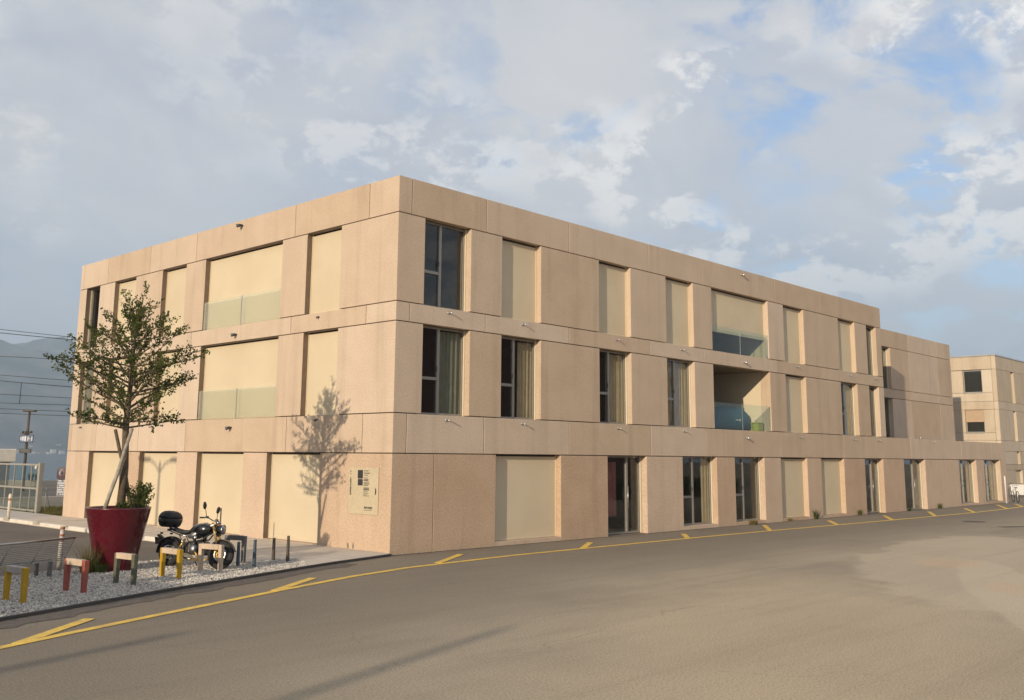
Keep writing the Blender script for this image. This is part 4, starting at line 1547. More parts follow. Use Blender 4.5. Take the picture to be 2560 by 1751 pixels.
# ================================================================== motorcycle
def motorcycle():
    head = Vector((0.34, -0.940, 0))
    mc = thing('motorcycle', 'black naked motorcycle with rear top case parked on the gravel', 'motorcycle', (-5.11, 0.38, 0.045), math.atan2(head.y, head.x))
    mc.rotation_euler = (radians(-6), 0, math.atan2(head.y, head.x))
    BLK = simple('black_lacquer', (0.010, 0.010, 0.011), 0.22, 0, 0.05, 3, 0.8)
    MAT = simple('matt_black', (0.016, 0.016, 0.017), 0.55)
    TYRE = simple('tyre_rubber', (0.022, 0.021, 0.020), 0.85)
    CHR = simple('chrome', (0.42, 0.41, 0.39), 0.24, 1.0, 0.03)
    ALU = simple('cast_aluminium', (0.21, 0.21, 0.21), 0.42, 0.8)
    DARK = simple('engine_metal', (0.055, 0.053, 0.050), 0.45, 0.7)
    GOLD = simple('gold_anodised', (0.50, 0.32, 0.09), 0.35, 0.7)
    SEAT = simple('seat_vinyl', (0.020, 0.019, 0.018), 0.6, 0, 0.1, 20, 0, 0.3)
    LENS = simple('lamp_lens', (0.30, 0.31, 0.32), 0.08, 0.6, 0.05)
    mc.scale = (0.95, 0.95, 0.95)
    WB, R = 0.715, 0.31

    def wheel(x, w, nm):
        t = 0.075
        pr = []
        for k in range(14):
            a = 2 * pi * k / 14
            pr.append((R - t + t * cos(a), w * sin(a)))
        ty = MB().lathe(pr, 40, (x, 0, R), 'y', close=True).build(nm, TYRE, mc)
        MB().lathe([(0.245, -0.05), (0.232, -0.035), (0.222, 0.0), (0.232, 0.035), (0.245, 0.05), (0.215, 0.045), (0.205, 0.0), (0.215, -0.045)], 40, (x, 0, R), 'y', close=True).build('rim', ALU, ty)
        sp = MB()
        for k in range(5):
            a = 2 * pi * k / 5 + 0.3
            for da in (-0.16, 0.16):
                sp.tube([(x + 0.04 * cos(a), 0.0, R + 0.04 * sin(a)), (x + 0.13 * cos(a + da * .7), 0.012, R + 0.13 * sin(a + da * .7)), (x + 0.215 * cos(a + da), 0.0, R + 0.215 * sin(a + da))], [0.017, 0.011, 0.012], 6)
        sp.build('spokes', ALU, ty)
        MB().lathe([(0.0, -0.075), (0.045, -0.075), (0.05, 0.0), (0.045, 0.075), (0.0, 0.075)], 16, (x, 0, R), 'y').build('hub', DARK, ty)
        return ty

    def disc(x, y, ty):
        MB().lathe([(0.10, y - 0.003), (0.155, y - 0.003), (0.155, y + 0.003), (0.10, y + 0.003)], 32, (x, 0, R), 'y', close=True).build('brake_disc', CHR, ty)
        MB().lathe([(0.045, y - 0.004), (0.10, y - 0.002), (0.10, y + 0.002), (0.045, y + 0.004)], 10, (x, 0, R), 'y', close=True).build('disc_carrier', GOLD, ty)

    fw = wheel(WB, 0.062, 'front_wheel')
    rw = wheel(-WB, 0.088, 'rear_wheel')
    disc(WB, -0.082, fw)
    disc(WB, 0.082, fw)
    disc(-WB, -0.10, rw)
    for s in (-1, 1):
        y = s * 0.105
        fk = MB().tube([(WB + 0.01, y, R), (WB - 0.10, y, 0.56)], [0.030, 0.031], 12).build('fork_leg', DARK, mc)
        MB().tube([(WB - 0.10, y, 0.555), (WB - 0.275, y, 0.985)], 0.027, 12).build('fork_tube', GOLD, fk)
        MB().obox((WB - 0.09, y * 0.93, 0.42), (0.045, 0, 0.02), (0, 0.022, 0), (-0.02, 0, 0.06)).build('brake_caliper', GOLD, fk, bevel=0.008)

    def fender(x, r, w, a0, a1, nm, m):
        mb = MB()
        n, k = 14, 8
        vs, fs = [], []
        for i in range(n + 1):
            a = a0 + (a1 - a0) * i / n
            for j in range(k + 1):
                b = -1.15 + 2.3 * j / k
                rr = r - 0.035 * (1 - cos(b))
                vs.append((x + rr * cos(a), w * sin(b) / sin(1.15), R + rr * sin(a)))
        for i in range(n):
            for j in range(k):
                fs.append((i * (k + 1) + j, i * (k + 1) + j + 1, (i + 1) * (k + 1) + j + 1, (i + 1) * (k + 1) + j))
        mb.add(vs, fs, True)
        o = mb.build(nm, m, mc)
        sm = o.modifiers.new('thick', 'SOLIDIFY')
        sm.thickness = 0.006
        return o
    fender(WB, 0.345, 0.075, radians(15), radians(150), 'front_fender', BLK)
    fender(-WB, 0.355, 0.10, radians(30), radians(185), 'rear_fender', MAT)
    X, Y, Z = (1, 0, 0), (0, 1, 0), (0, 0, 1)
    # yokes, bars, controls
    MB().obox((0.455, 0, 0.93), (0.045, 0, 0.02), (0, 0.14, 0), (-0.008, 0, 0.018)).build('upper_yoke', ALU, mc, bevel=0.006)
    MB().obox((0.535, 0, 0.745), (0.045, 0, 0.02), (0, 0.14, 0), (-0.008, 0, 0.02)).build('lower_yoke', DARK, mc, bevel=0.006)
    MB().tube([(0.28, 0.41, 1.05), (0.36, 0.24, 1.085), (0.43, 0.09, 1.035), (0.43, -0.09, 1.035), (0.36, -0.24, 1.085), (0.28, -0.41, 1.05)], 0.0135, 10).build('handlebar', CHR, mc)
    for s in (-1, 1):
        g = MB().tube([(0.325, s * 0.30, 1.068), (0.272, s * 0.425, 1.048)], 0.0185, 10).build('grip', MAT, mc)
        MB().tube([(0.40, s * 0.25, 1.07), (0.37, s * 0.42, 1.055)], 0.007, 6).build('lever', MAT, g)
        MB().obox((0.352, s * 0.255, 1.085), (0.03, 0, 0), (0, 0.032, 0), (0, 0, 0.024)).build('switch_box', MAT, g, bevel=0.006)
        mi = MB().tube([(0.345, s * 0.27, 1.09), (0.325, s * 0.30, 1.20), (0.315, s * 0.34, 1.265)], 0.0075, 8).build('mirror', MAT, mc)
        mh = MB()
        mh.loft([((0.30 + d, s * 0.355, 1.325), 0.062 * k, 0.085 * k, (0.05, 1, 0), (0, s * 0.25, 0.97), 2.4) for d, k in ((-0.016, 0.86), (-0.006, 1.0), (0.012, 0.9), (0.03, 0.5))], 20)
        mh.build('mirror_head', MAT, mi, auto=True)
        MB().obox((0.545, s * 0.155, 0.845), (0.03, 0, 0), (0, 0.02, 0), (0, 0, 0.02)).build('turn_signal', MAT, mc, bevel=0.012, seg=2)
    # headlamp
    hl = MB().lathe([(0.0, -0.13), (0.05, -0.125), (0.088, -0.08), (0.102, -0.02), (0.106, 0.03), (0.106, 0.05), (0.098, 0.052)], 28, (0.63, 0, 0.86), 'x').build('headlamp', BLK, mc)
    MB().lathe([(0.108, 0.028), (0.112, 0.04), (0.108, 0.056), (0.099, 0.056)], 28, (0.63, 0, 0.86), 'x').build('lamp_ring', CHR, hl)
    MB().lathe([(0.099, 0.046), (0.07, 0.062), (0.03, 0.07), (0.0, 0.071)], 28, (0.63, 0, 0.86), 'x').build('lens', LENS, hl)
    MB().lathe([(0.0, 0.0), (0.058, 0.0), (0.062, 0.03), (0.05, 0.05), (0.0, 0.052)], 20, (0.53, 0.0, 0.975)).build('gauge', CHR, mc)
    # tank and silver flanks
    tk = MB()
    tk.loft([((0.42, 0, 0.86), 0.05, 0.05, Y, Z, 2.2), ((0.38, 0, 0.85), 0.125, 0.10, Y, Z, 2.3), ((0.28, 0, 0.845), 0.175, 0.135, Y, Z, 2.5), ((0.14, 0, 0.84), 0.19, 0.145, Y, Z, 2.6), ((0.0, 0, 0.825), 0.165, 0.135, Y, Z, 2.6), ((-0.10, 0, 0.805), 0.125, 0.10, Y, Z, 2.5), ((-0.17, 0, 0.785), 0.095, 0.06, Y, Z, 2.4)], 26)
    tank = tk.build('fuel_tank', BLK, mc, auto=True)
    MB().lathe([(0.0, 0.0), (0.045, 0.0), (0.045, 0.012), (0.0, 0.016)], 18, (0.20, 0, 0.985)).build('fuel_cap', CHR, tank)
    for s in (-1, 1):
        pn = MB()
        pn.loft([((-0.02 + k * 0.0, s * (0.120 + d), 0.71), 0.14 * q, 0.06 * q, (0.92, 0, 0.38), (-0.38, 0, 0.92), 2.6) for d, k, q in ((0.0, 0, 1.0), (0.03, 0, 0.96), (0.05, 0, 0.8))], 20)
        pn.build('side_panel', ALU, mc, auto=True)
        MB().lathe([(0.0, s * 0.035), (0.05, s * 0.034), (0.058, 0.0)], 18, (0.07, s * 0.165, 0.655), 'y').build('intake_cover', CHR, mc)
    # seat, tail, rack, top case
    st = MB()
    st.loft([((-0.13, 0, 0.79), 0.09, 0.035, Y, Z, 2.6), ((-0.25, 0, 0.765), 0.13, 0.05, Y, Z, 2.8), ((-0.42, 0, 0.765), 0.135, 0.05, Y, Z, 2.8), ((-0.58, 0, 0.80), 0.12, 0.045, Y, Z, 2.8), ((-0.74, 0, 0.835), 0.095, 0.035, Y, Z, 2.6), ((-0.80, 0, 0.845), 0.05, 0.02, Y, Z, 2.4)], 22)
    st.build('seat', SEAT, mc, auto=True)
    for s in (-1, 1):
        MB().tube([(-0.10, s * 0.11, 0.68), (-0.42, s * 0.11, 0.70), (-0.80, s * 0.09, 0.80)], 0.014, 8).build('subframe_tube', CHR, mc)
        MB().tube([(-0.25, s * 0.105, 0.46), (-0.42, s * 0.11, 0.69)], 0.013, 8).build('subframe_tube', CHR, mc)
        MB().tube([(-0.60, s * 0.09, 0.83), (-0.78, s * 0.09, 0.875), (-0.98, s * 0.09, 0.885)], 0.012, 8).build('rack_tube', CHR, mc)
        MB().obox((-0.90, s * 0.16, 0.72), (0.03, 0, 0), (0, 0.022, 0), (0, 0, 0.02)).build('turn_signal', MAT, mc, bevel=0.01, seg=2)
    tcx = -0.84
    tc = MB()
    tc.loft([((tcx, 0, 0.86), 0.14, 0.17, X, Y, 3.0), ((tcx, 0, 0.895), 0.19, 0.225, X, Y, 3.0), ((tcx, 0, 0.98), 0.225, 0.262, X, Y, 2.7), ((tcx, 0, 1.040), 0.232, 0.27, X, Y, 2.7)], 36)
    case = tc.build('top_case', MAT, mc, auto=True)
    tc = MB()
    tc.loft([((tcx, 0, 1.046), 0.232, 0.27, X, Y, 2.7), ((tcx, 0, 1.11), 0.222, 0.258, X, Y, 2.7), ((tcx, 0, 1.175), 0.185, 0.22, X, Y, 2.6), ((tcx - .01, 0, 1.215), 0.12, 0.15, X, Y, 2.5), ((tcx - .01, 0, 1.228), 0.045, 0.06, X, Y, 2.4)], 36)
    tc.build('lid', MAT, case, auto=True)
    MB().obox((tcx, -0.266, 0.985), (0.05, 0, 0), (0, 0.008, 0), (0, 0, 0.016)).build('latch', BLK, case, bevel=0.004)
    # tail: mudguard stay, plate, lamp
    MB().obox((-1.02, 0, 0.62), (0.10, 0, -0.06), (0, 0.05, 0), (0.012, 0, 0.02)).build('plate_stay', MAT, mc, bevel=0.006)
    MB().obox((-1.115, 0, 0.55), (0.006, 0, 0.002), (0, 0.10, 0), (-0.02, 0, 0.075)).build('number_plate', MAT, mc)
    MB().obox((-0.83, 0, 0.80), (0.03, 0, 0), (0, 0.05, 0), (0, 0, 0.025)).build('tail_lamp', simple('tail_red', (0.25, 0.01, 0.01), 0.2), mc, bevel=0.01)
    # engine: block, boxer cylinders with fins, gearbox, pipes
    MB().obox((0.09, 0, 0.43), (0.20, 0, 0), (0, 0.12, 0), (0, 0, 0.15)).build('engine_block', DARK, mc, bevel=0.03, seg=2)
    MB().obox((-0.20, 0, 0.43), (0.10, 0, 0), (0, 0.10, 0), (0, 0, 0.12)).build('gearbox', DARK, mc, bevel=0.03, seg=2)
    MB().lathe([(0.0, 0.03), (0.11, 0.03), (0.13, 0.0), (0.13, -0.03)], 24, (0.295, 0, 0.45), 'x').build('front_cover', ALU, mc)
    for s in (-1, 1):
        cy = MB()
        pr = []
        for k in range(7):
            y0 = 0.12 + k * 0.016
            pr += [(0.088, s * y0), (0.088, s * (y0 + 0.006)), (0.068, s * (y0 + 0.007)), (0.068, s * (y0 + 0.015))]
        cy.lathe(pr, 20, (0.14, 0, 0.42), 'y')
        cyl = cy.build('cylinder', DARK, mc)
        hd = MB()
        hd.loft([((0.14, s * y, 0.42), 0.095 * q, 0.088 * q, X, Z, 3.0) for y, q in ((0.235, 0.95), (0.255, 1.0), (0.30, 0.95), (0.325, 0.7))], 20)
        hd.build('cylinder_head', ALU, cyl, auto=True)
        MB().tube([(0.02, s * 0.10, 0.62), (0.06, s * 0.16, 0.56), (0.11, s * 0.20, 0.50)], 0.032, 12).build('throttle_body', DARK, mc)
        MB().tube([(0.20, s * 0.27, 0.36), (0.27, s * 0.22, 0.24), (0.16, s * 0.13, 0.175), (-0.10, s * 0.10, 0.17)], 0.021, 10).build('exhaust_pipe', GOLD, mc)
        MB().tube([(-0.24, s * 0.13, 0.32), (-0.24, s * 0.24, 0.32)], 0.011, 8).build('footpeg', MAT, mc)
        MB().tube([(0.45, s * 0.04, 0.80), (0.25, s * 0.11, 0.62), (0.10, s * 0.12, 0.58)], 0.017, 8).build('frame_tube', MAT, mc)
        MB().tube([(0.10, s * 0.12, 0.58), (-0.12, s * 0.12, 0.56), (-0.26, s * 0.11, 0.42)], 0.017, 8).build('frame_tube', MAT, mc)
    MB().tube([(-0.10, 0.10, 0.17), (-0.40, 0.14, 0.20), (-0.52, 0.16, 0.25)], 0.026, 10).build('exhaust_link', CHR, mc)
    MB().tube([(-0.50, 0.165, 0.25), (-0.56, 0.17, 0.28), (-0.92, 0.18, 0.42), (-0.95, 0.18, 0.43)], [0.035, 0.052, 0.052, 0.04], 16).build('silencer', CHR, mc)
    MB().tube([(-0.22, -0.11, 0.38), (-0.50, -0.125, 0.36), (-WB, -0.125, R)], [0.045, 0.038, 0.05], 12).build('swing_arm', DARK, mc)
    MB().lathe([(0.0, -0.19), (0.05, -0.185), (0.075, -0.15), (0.08, -0.11), (0.0, -0.10)], 20, (-WB, 0, R), 'y').build('final_drive', ALU, mc)
    MB().tube([(-0.32, -0.02, 0.62), (-0.46, -0.06, 0.36)], 0.026, 12).build('shock_absorber', GOLD, mc)
    MB().tube([(-0.12, 0.12, 0.20), (-0.16, 0.30, 0.03)], 0.011, 8).build('side_stand', MAT, mc)
    # steering turned to the left stop
    T = Matrix.Translation((0.455, 0, 0.93)) @ Matrix.Rotation(radians(15), 4, Vector((-0.37, 0, 0.93))) @ Matrix.Translation((-0.455, 0, -0.93))
    FRONT = ('front_wheel', 'fork_leg', 'front_fender', 'upper_yoke', 'lower_yoke', 'handlebar', 'grip', 'mirror', 'headlamp', 'gauge')
    for ch in list(mc.children):
        nm = ch.name.split('.')[0]
        if nm in FRONT or (nm == 'turn_signal' and ch.data.vertices[0].co.x > 0):
            for q in [ch] + list(ch.children):
                q.data.transform(T)
    MB().tube([(0.50, -0.05, 0.93), (0.58, -0.08, 0.80), (0.62, -0.10, 0.60), (0.66, -0.10, 0.42)], 0.006, 6).build('brake_hose', MAT, mc)


motorcycle()

# ================================================================== left background
M['gate'] = simple('pale_gate_paint', (0.30, 0.28, 0.245), 0.6, 0.1)
gt = thing('mesh_gate', 'pale framed glass gate with slim bars at the left behind the side road', 'gate', (0.10, 21.8, 0.0))
MB().box(-0.09, 0.09, -0.09, 0.09, 0.0, 2.02).build('gate_post', M['gate'], gt, bevel=0.01)
for z in (0.12, 1.0, 1.94):
    MB().box(-0.025, 0.025, 0.10, 8.0, z - 0.035, z + 0.035).build('rail', M['gate'], gt)
for k in range(9):
    y = 0.9 + k * 0.88
    MB().box(-0.022, 0.022, y - 0.022, y + 0.022, 0.156, 1.90).build('bar', M['gate'], gt)
MB().box(-0.006, 0.006, 0.1, 8.0, 0.16, 0.96).build('pane', M['glass_clear'], gt)
MB().box(-0.006, 0.006, 0.1, 8.0, 1.04, 1.90).build('pane', M['glass_clear'], gt)
MB().lathe([(0.0, 0.0), (0.05, 0.02), (0.055, 0.10), (0.03, 0.14), (0.0, 0.145)], 12, (-0.05, 0.35, 1.76)).build('lamp', M['kerb_white'], gt)

fp = thing('thin_fence_post', 'thin fence post with a slack wire in the grass by the building end', 'post', (0.55, 22.2, 0.0))
MB().tube([(0, 0, 0), (0, 0, 1.05)], 0.022, 8).build('shaft', M['gate'], fp)
MB().tube([(0, 0, 0.95), (0.7, 1.4, 0.35), (1.2, 2.4, 0.06)], 0.009, 5).build('wire', M['p_grey'], fp)

wall = thing('lakeside_wall', 'low pale wall along the lake shore', 'wall', (0, 55.5, 0))
for k in range(18):
    x0 = -40 + k * 5.0
    MB().box(x0 + 0.02, x0 + 4.98, -0.2, 0.2, -0.3, 0.40 + 0.02 * ((k * 7) % 3)).build('wall_block', M['pavement'], wall, bevel=0.02)

lp = thing('street_lamp', 'dark lamp pole with signs and a flat head before the lake', 'street lamp', (8.85, 46.2, 0))
LV = Vector((-0.05, -0.1, 0))
MB().tube([(0, 0, 0), (-0.12, -0.25, 2.6), (-0.30, -0.75, 5.0)], [0.095, 0.085, 0.075], 12).build('pole', M['p_brown'], lp)
MB().obox(Vector((-0.30, -0.78, 5.02)), RH * 0.40, VH * 0.18, (0, 0, 0.06)).build('lamp_head', M['p_brown'], lp, bevel=0.03)
sgn = MB().obox(Vector((-0.22, -0.55, 3.28)) + RH * 0.02 - VH * 0.12, RH * 0.44, VH * 0.02, (0, 0, 0.24)).build('direction_sign', simple('sign_dark_blue', (0.06, 0.08, 0.13), 0.5), lp, bevel=0.03)
for k, (u, w, z, h) in enumerate(((-0.34, 0.03, 0.0, 0.10), (-0.22, 0.045, 0.02, 0.13), (-0.08, 0.05, 0.0, 0.15), (0.10, 0.03, 0.02, 0.12), (0.22, 0.055, -0.08, 0.05), (0.22, 0.05, 0.09, 0.05), (0.34, 0.025, 0.0, 0.13))):
    MB().obox(Vector((-0.22, -0.55, 3.28)) + RH * (0.02 + u) - VH * 0.146, RH * w, VH * 0.004, (0, 0, h)).build('print', simple('sign_white', (0.6, 0.62, 0.66), 0.5) if k == 0 else bpy.data.materials['sign_white'], sgn)
cl_ = MB()
rq = random.Random(2)
for k in range(14):
    c = Vector((-0.23, -0.56, 3.62)) + RH * rq.uniform(-0.28, 0.28) - VH * 0.1 + Vector((0, 0, rq.uniform(-0.06, 0.10)))
    cl_.obox(c, (0.05, 0, 0.01), (0, 0.05, 0.01), (0, 0, rq.uniform(0.02, 0.06)))
cl_.build('mounting_bracket', M['p_brown'], lp)
MB().obox(Vector((-0.16, -0.38, 2.52)) - VH * 0.12, RH * 0.38, VH * 0.05, (0, 0, 0.135)).build('lower_sign', M['black'], lp, bevel=0.015)

bf = thing('banner', 'tall advertising banner with dark top and printed panel by the building end', 'banner', (7.0, 36.1, 0))
MB().obox(Vector((0, 0, 0.52)), RH * 0.24, VH * 0.03, (0, 0, 0.50)).build('panel', simple('banner_grey', (0.16, 0.15, 0.15), 0.6, 0, 0.2), bf)
tp_ = MB()
tp_.loft([(Vector((0, 0, 1.30)) + VH * d, 0.30 * q, 0.36 * q, RH, (0, 0, 1), 3.4) for d, q in ((-0.03, 0.97), (-0.025, 1.0), (0.025, 1.0), (0.03, 0.97))], 24)
tp_.build('top_panel', simple('banner_maroon', (0.045, 0.018, 0.025), 0.5), bf, auto=True)
MB().lathe([(0.0, 0.0), (0.17, 0.0), (0.17, 0.012), (0.0, 0.012)], 20, tuple(Vector((0, 0, 1.32)) - VH * 0.045), 'y').build('emblem', simple('emblem_pink', (0.45, 0.30, 0.33), 0.5), bf)
MB().lathe([(0.0, 0.0), (0.09, 0.0), (0.09, 0.012), (0.0, 0.012)], 20, tuple(Vector((0, 0, 1.34)) - VH * 0.065), 'y').build('emblem', simple('emblem_slate', (0.10, 0.12, 0.16), 0.5), bf)
tx = MB()
for k in range(7):
    z = 0.90 - k * 0.12
    u = -0.2
    while u < 0.2:
        w = rq.uniform(0.02, 0.05)
        if rq.random() < 0.75:
            tx.obox(Vector((0, 0, z)) + RH * (u + w / 2) - VH * 0.034, RH * w * 0.45, VH * 0.003, (0, 0, 0.035))
        u += w + 0.01
tx.build('print', bpy.data.materials['sign_white'], bf)

vb = thing('white_booth', 'pale box shaped kiosk roof showing at the left edge by the lake', 'kiosk', (9.6, 53.0, 0))
MB().box(-2.2, 0.9, -0.9, 0.9, 1.75, 2.65).build('roof_box', M['kerb_white'], vb, bevel=0.05)
MB().box(-2.0, 0.6, -0.7, 0.7, 0.0, 1.74).build('body', M['p_grey'], vb)
for lab, dx in (('dark round shrub tub on the lakeside wall, the left of two', 0.0), ('dark planter box on the lakeside wall, the right of two', 0.5)):
    o = thing('wall_planter', lab, 'planter', (12.85 + dx, 55.35, 0.41), 0, 'planters on the lakeside wall')
    MB().lathe([(0.0, 0.0), (0.16, 0.0), (0.20, 0.34), (0.0, 0.36)], 10).build('tub', M['p_brown'], o)
    leaves_mesh('foliage', [(rq.gauss(0, .1), rq.gauss(0, .1), 0.3 + abs(rq.gauss(0, .08))) for _ in range(120)], [(0, 0, 1)] * 120, [0.09] * 120, M['leaf'], o, 0.6, 5)

# contact wires of the railway
WIRES = [((0, 632), (660, 712)), ((0, 663), (675, 735)), ((0, 865), (560, 900)), ((0, 1027), (520, 1075)), ((0, 1077), (435, 1122)), ((0, 1192), (460, 1225)), ((0, 1268), (540, 1292)), ((0, 1318), (600, 1350)), ((0, 1358), (600, 1387))]


def pix(u, v, d):
    """point at depth d seen at photo pixel (u, v): used to read distances off the photograph"""
    q = FWD + RIGHT * ((u - 1280 + 26.84) / 2450.57) - UPV * ((v - 875.5 + 146.99) / 2450.57)
    return CAM + q * d


WN = ['top', 'second', 'third', 'fourth', 'fifth', 'sixth', 'seventh', 'eighth', 'lowest']
M['cable'] = simple('dark_cable', (0.03, 0.032, 0.035), 0.6)
wire_pts = []
for i, (a, b) in enumerate(WIRES):
    pa = pix(a[0] / 3.456, 640 + a[1] / 3.456, 66)
    pb = pix(b[0] / 3.456, 640 + b[1] / 3.456, 58)
    dv = pb - pa
    q0 = pa - dv * 6
    q1 = pb + dv * 2.2
    sag = [q0.lerp(q1, k / 12) - Vector((0, 0, 0.25 * sin(pi * k / 12))) + Vector((0, 0, 0.2)) for k in range(13)]
    o = MB().tube(sag, 0.019 if i not in (1, 4) else 0.024, 5, cap=False).build('overhead_wire', M['cable'])
    tag(o, 'thin overhead railway wire left of the building, the %s of nine' % WN[i] if WN[i] not in ('top', 'lowest') else '%s thin overhead railway wire left of the building' % WN[i], 'wire', 'overhead railway wires')
    wire_pts.append((pa, pb))
dp = wire_pts[4][0].lerp(wire_pts[4][1], 0.46)
dq = wire_pts[6][0].lerp(wire_pts[6][1], 0.34)
tag(MB().tube([dp, (dp + dq) / 2, dq], 0.02, 6).build('wire_dropper', M['cable']), 'short vertical dropper between the overhead wires at the left', 'wire')

# ================================================================== neighbour building on the right
nbr = thing('cream_building', 'cream concrete building with square windows behind the right end', 'building', (60.0, 3.64, 0))
CF = M['conc_far']


def nb_panels(left, cuts_u, rows):
    """rows: (z0, z1, [openings]) ; panel between cuts"""
    for z0, z1, ops in rows:
        edges = sorted(set(cuts_u + [e for o in ops for e in o]))
        for a, b in zip(edges[:-1], edges[1:]):
            if any(abs(a - o[0]) < 1e-6 for o in ops):
                continue
            if left:
                MB().box(0, 0.3, max(a, 0.0) + 0.006, b - 0.006, z0 + 0.008, z1 - 0.008).build('panel', CF, nbr, bevel=0.005)
            else:
                MB().box(a + 0.006, b - 0.006, 0, 0.3, z0 + 0.008, z1 - 0.008).build('panel', CF, nbr, bevel=0.005)


W1, W2 = (1.00, 2.33), (1.03, 2.34)
zl = [0, 1.8, 3.15, 3.9, 6.13, 6.72, 9.05, 10.10]
nb_panels(True, [0.31, 8.0, 16.0, 24.0], [(0, 1.8, []), (1.8, 3.15, []), (3.15, 3.9, []), (3.9, 4.46, []), (4.46, 6.13, [W2]), (6.13, 6.72, []), (6.72, 7.36, []), (7.36, 9.03, [W1]), (9.05, 10.02, [])])
S1, S2, S3, S4 = (3.3, 4.1), (3.3, 4.0), (3.4, 4.2), (2.9, 4.4)
nb_panels(False, [0.0, 9.0, 18.0, 30.0], [(0, 0.8, []), (0.8, 1.8, [S4]), (1.8, 2.2, []), (2.2, 3.15, [S3]), (3.15, 3.9, []), (3.9, 6.13, [S2]), (6.13, 6.72, []), (6.72, 9.05, [S1]), (9.05, 10.02, [])])
MB().box(0.33, 29.8, 0.33, 23.8, 0, 9.95).build('core', M['inner'], nbr)
MB().box(-0.05, 30.0, -0.05, 24.0, 10.02, 10.13).build('roof_edge', M['steel'], nbr, bevel=0.01)
FN = Face(True, 60.0)


def nb_window(u0, u1, z0, z1, blind):
    mb = MB()
    w = 0.07
    mb.box(0.14, 0.20, u0 + 0.005, u0 + w, z0, z1)
    mb.box(0.14, 0.20, u1 - w, u1 - 0.005, z0, z1)
    mb.box(0.14, 0.20, u0 + w, u1 - w, z0, z0 + w)
    mb.box(0.14, 0.20, u0 + w, u1 - w, z1 - w, z1)
    o = mb.build('window', M['frame'], nbr)
    MB().box(0.16, 0.17, u0 + w, u1 - w, z0 + w, z1 - w).build('pane', M['glass'], o)
    MB().box(-0.03, 0.13, u0 - 0.03, u1 + 0.03, z0 - 0.05, z0 - 0.006).build('sill', M['steel'], o)
    MB().box(0.31, 0.325, u0, u1, z0, z1).build('dark_room_plate', M['ink'], o)  # black plate in place of an unlit interior
    if blind:
        MB().box(0.10, 0.115, u0 + 0.01, u1 - 0.01, z1 - blind, z1 - 0.01).build('blind', simple('tan_blind', (0.42, 0.30, 0.19), 0.8), o)


nb_window(*W1, 7.37, 9.02, 0)
nb_window(*W2, 4.47, 6.12, 0.88)
for (u0, u1), z0, z1 in ((S1, 6.73, 9.04), (S2, 3.91, 6.12), (S3, 2.21, 3.14), (S4, 0.81, 1.79)):
    MB().box(u0, u1, 0.18, 0.22, z0, z1).build('shutter', M['shutter'], nbr)

# white barrier, post and bicycle at the far right
wbar = thing('white_barrier', 'white slatted barrier panel at the right edge before the cream building', 'barrier', (57.8, 2.6, 0.0), math.atan2(RH.y, RH.x))
M['white'] = simple('white_paint', (0.72, 0.70, 0.66), 0.6, 0, 0.05)
for k in range(26):
    MB().box(0.02 + k * 0.14, 0.02 + k * 0.14 + 0.125, -0.02, 0.02, 0.16, 0.86).build('slat', M['white'], wbar)
MB().box(0.0, 3.7, 0.021, 0.06, 0.74, 0.82).build('rail', M['white'], wbar)
MB().box(0.0, 3.7, 0.021, 0.06, 0.22, 0.30).build('rail', M['white'], wbar)
for x in (0.1, 1.8, 3.6):
    MB().box(x - 0.05, x + 0.05, 0.062, 0.15, 0.0, 0.98).build('post', M['p_grey'], wbar)
wp = thing('white_post', 'slim white post standing at the far end of the long facade', 'post', (47.05, -0.28, 0))
MB().lathe([(0.0, 0.0), (0.042, 0.0), (0.042, 1.52), (0.03, 1.57), (0.0, 1.575)], 12).build('shaft', M['white'], wp)
MB().lathe([(0.0, 0.0), (0.10, 0.0), (0.10, 0.02), (0.0, 0.02)], 12, (0, 0, 0.002)).build('foot_plate', M['steel'], wp)
bc = thing('bicycle', 'grey bicycle seen end on beside the slim white post', 'bicycle', (48.9, -0.25, 0), math.atan2(0.28, 0.96) + 0.25)
for x in (-0.52, 0.52):
    MB().lathe([(0.32 + 0.018 * cos(a), 0.018 * sin(a)) for a in [2 * pi * k / 8 for k in range(8)]], 26, (x, 0, 0.34), 'y', close=True).build('wheel', M['black'], bc)
for pts in ([(-0.52, 0, 0.34), (-0.1, 0, 0.30), (0.38, 0, 0.62)], [(-0.1, 0, 0.30), (-0.22, 0, 0.84)], [(-0.2, 0, 0.75), (0.36, 0, 0.78)], [(-0.52, 0, 0.34), (-0.19, 0, 0.72)], [(0.52, 0, 0.34), (0.38, 0, 0.62), (0.34, 0, 0.98)]):
    MB().tube(pts, 0.018, 8).build('frame_tube', M['steel'], bc)
MB().tube([(0.28, -0.27, 1.0), (0.34, 0, 0.98), (0.28, 0.27, 1.0)], 0.014, 8).build('handlebar', M['steel'], bc)
MB().obox((-0.24, 0, 0.87), (0.13, 0, 0), (0, 0.07, 0), (0, 0, 0.025)).build('saddle', M['black'], bc, bevel=0.02)

# ================================================================== unseen things out of frame
def unseen_lamp_post(loc, h, arms, lab, rotz=0.0):
    o = thing('unseen_lamp_post', lab, 'street lamp', loc, rotz, 'lamp posts behind the camera')
    MB().lathe([(0.0, 0.0), (0.14, 0.0), (0.13, 0.3), (0.09, 0.35), (0.06, h)], 14).build('pole', M['p_grey'], o)
    for s in arms:
        MB().tube([(0, 0, h - 0.35), (0, s * 0.35, h - 0.05), (0, s * 0.75, h + 0.08)], 0.035, 8).build('arm', M['p_grey'], o)
        MB().obox((0, s * 0.95, h + 0.08), (0.12, 0, 0), (0, 0.26, 0), (0, 0, 0.05)).build('lamp_head', M['p_grey'], o, bevel=0.02)


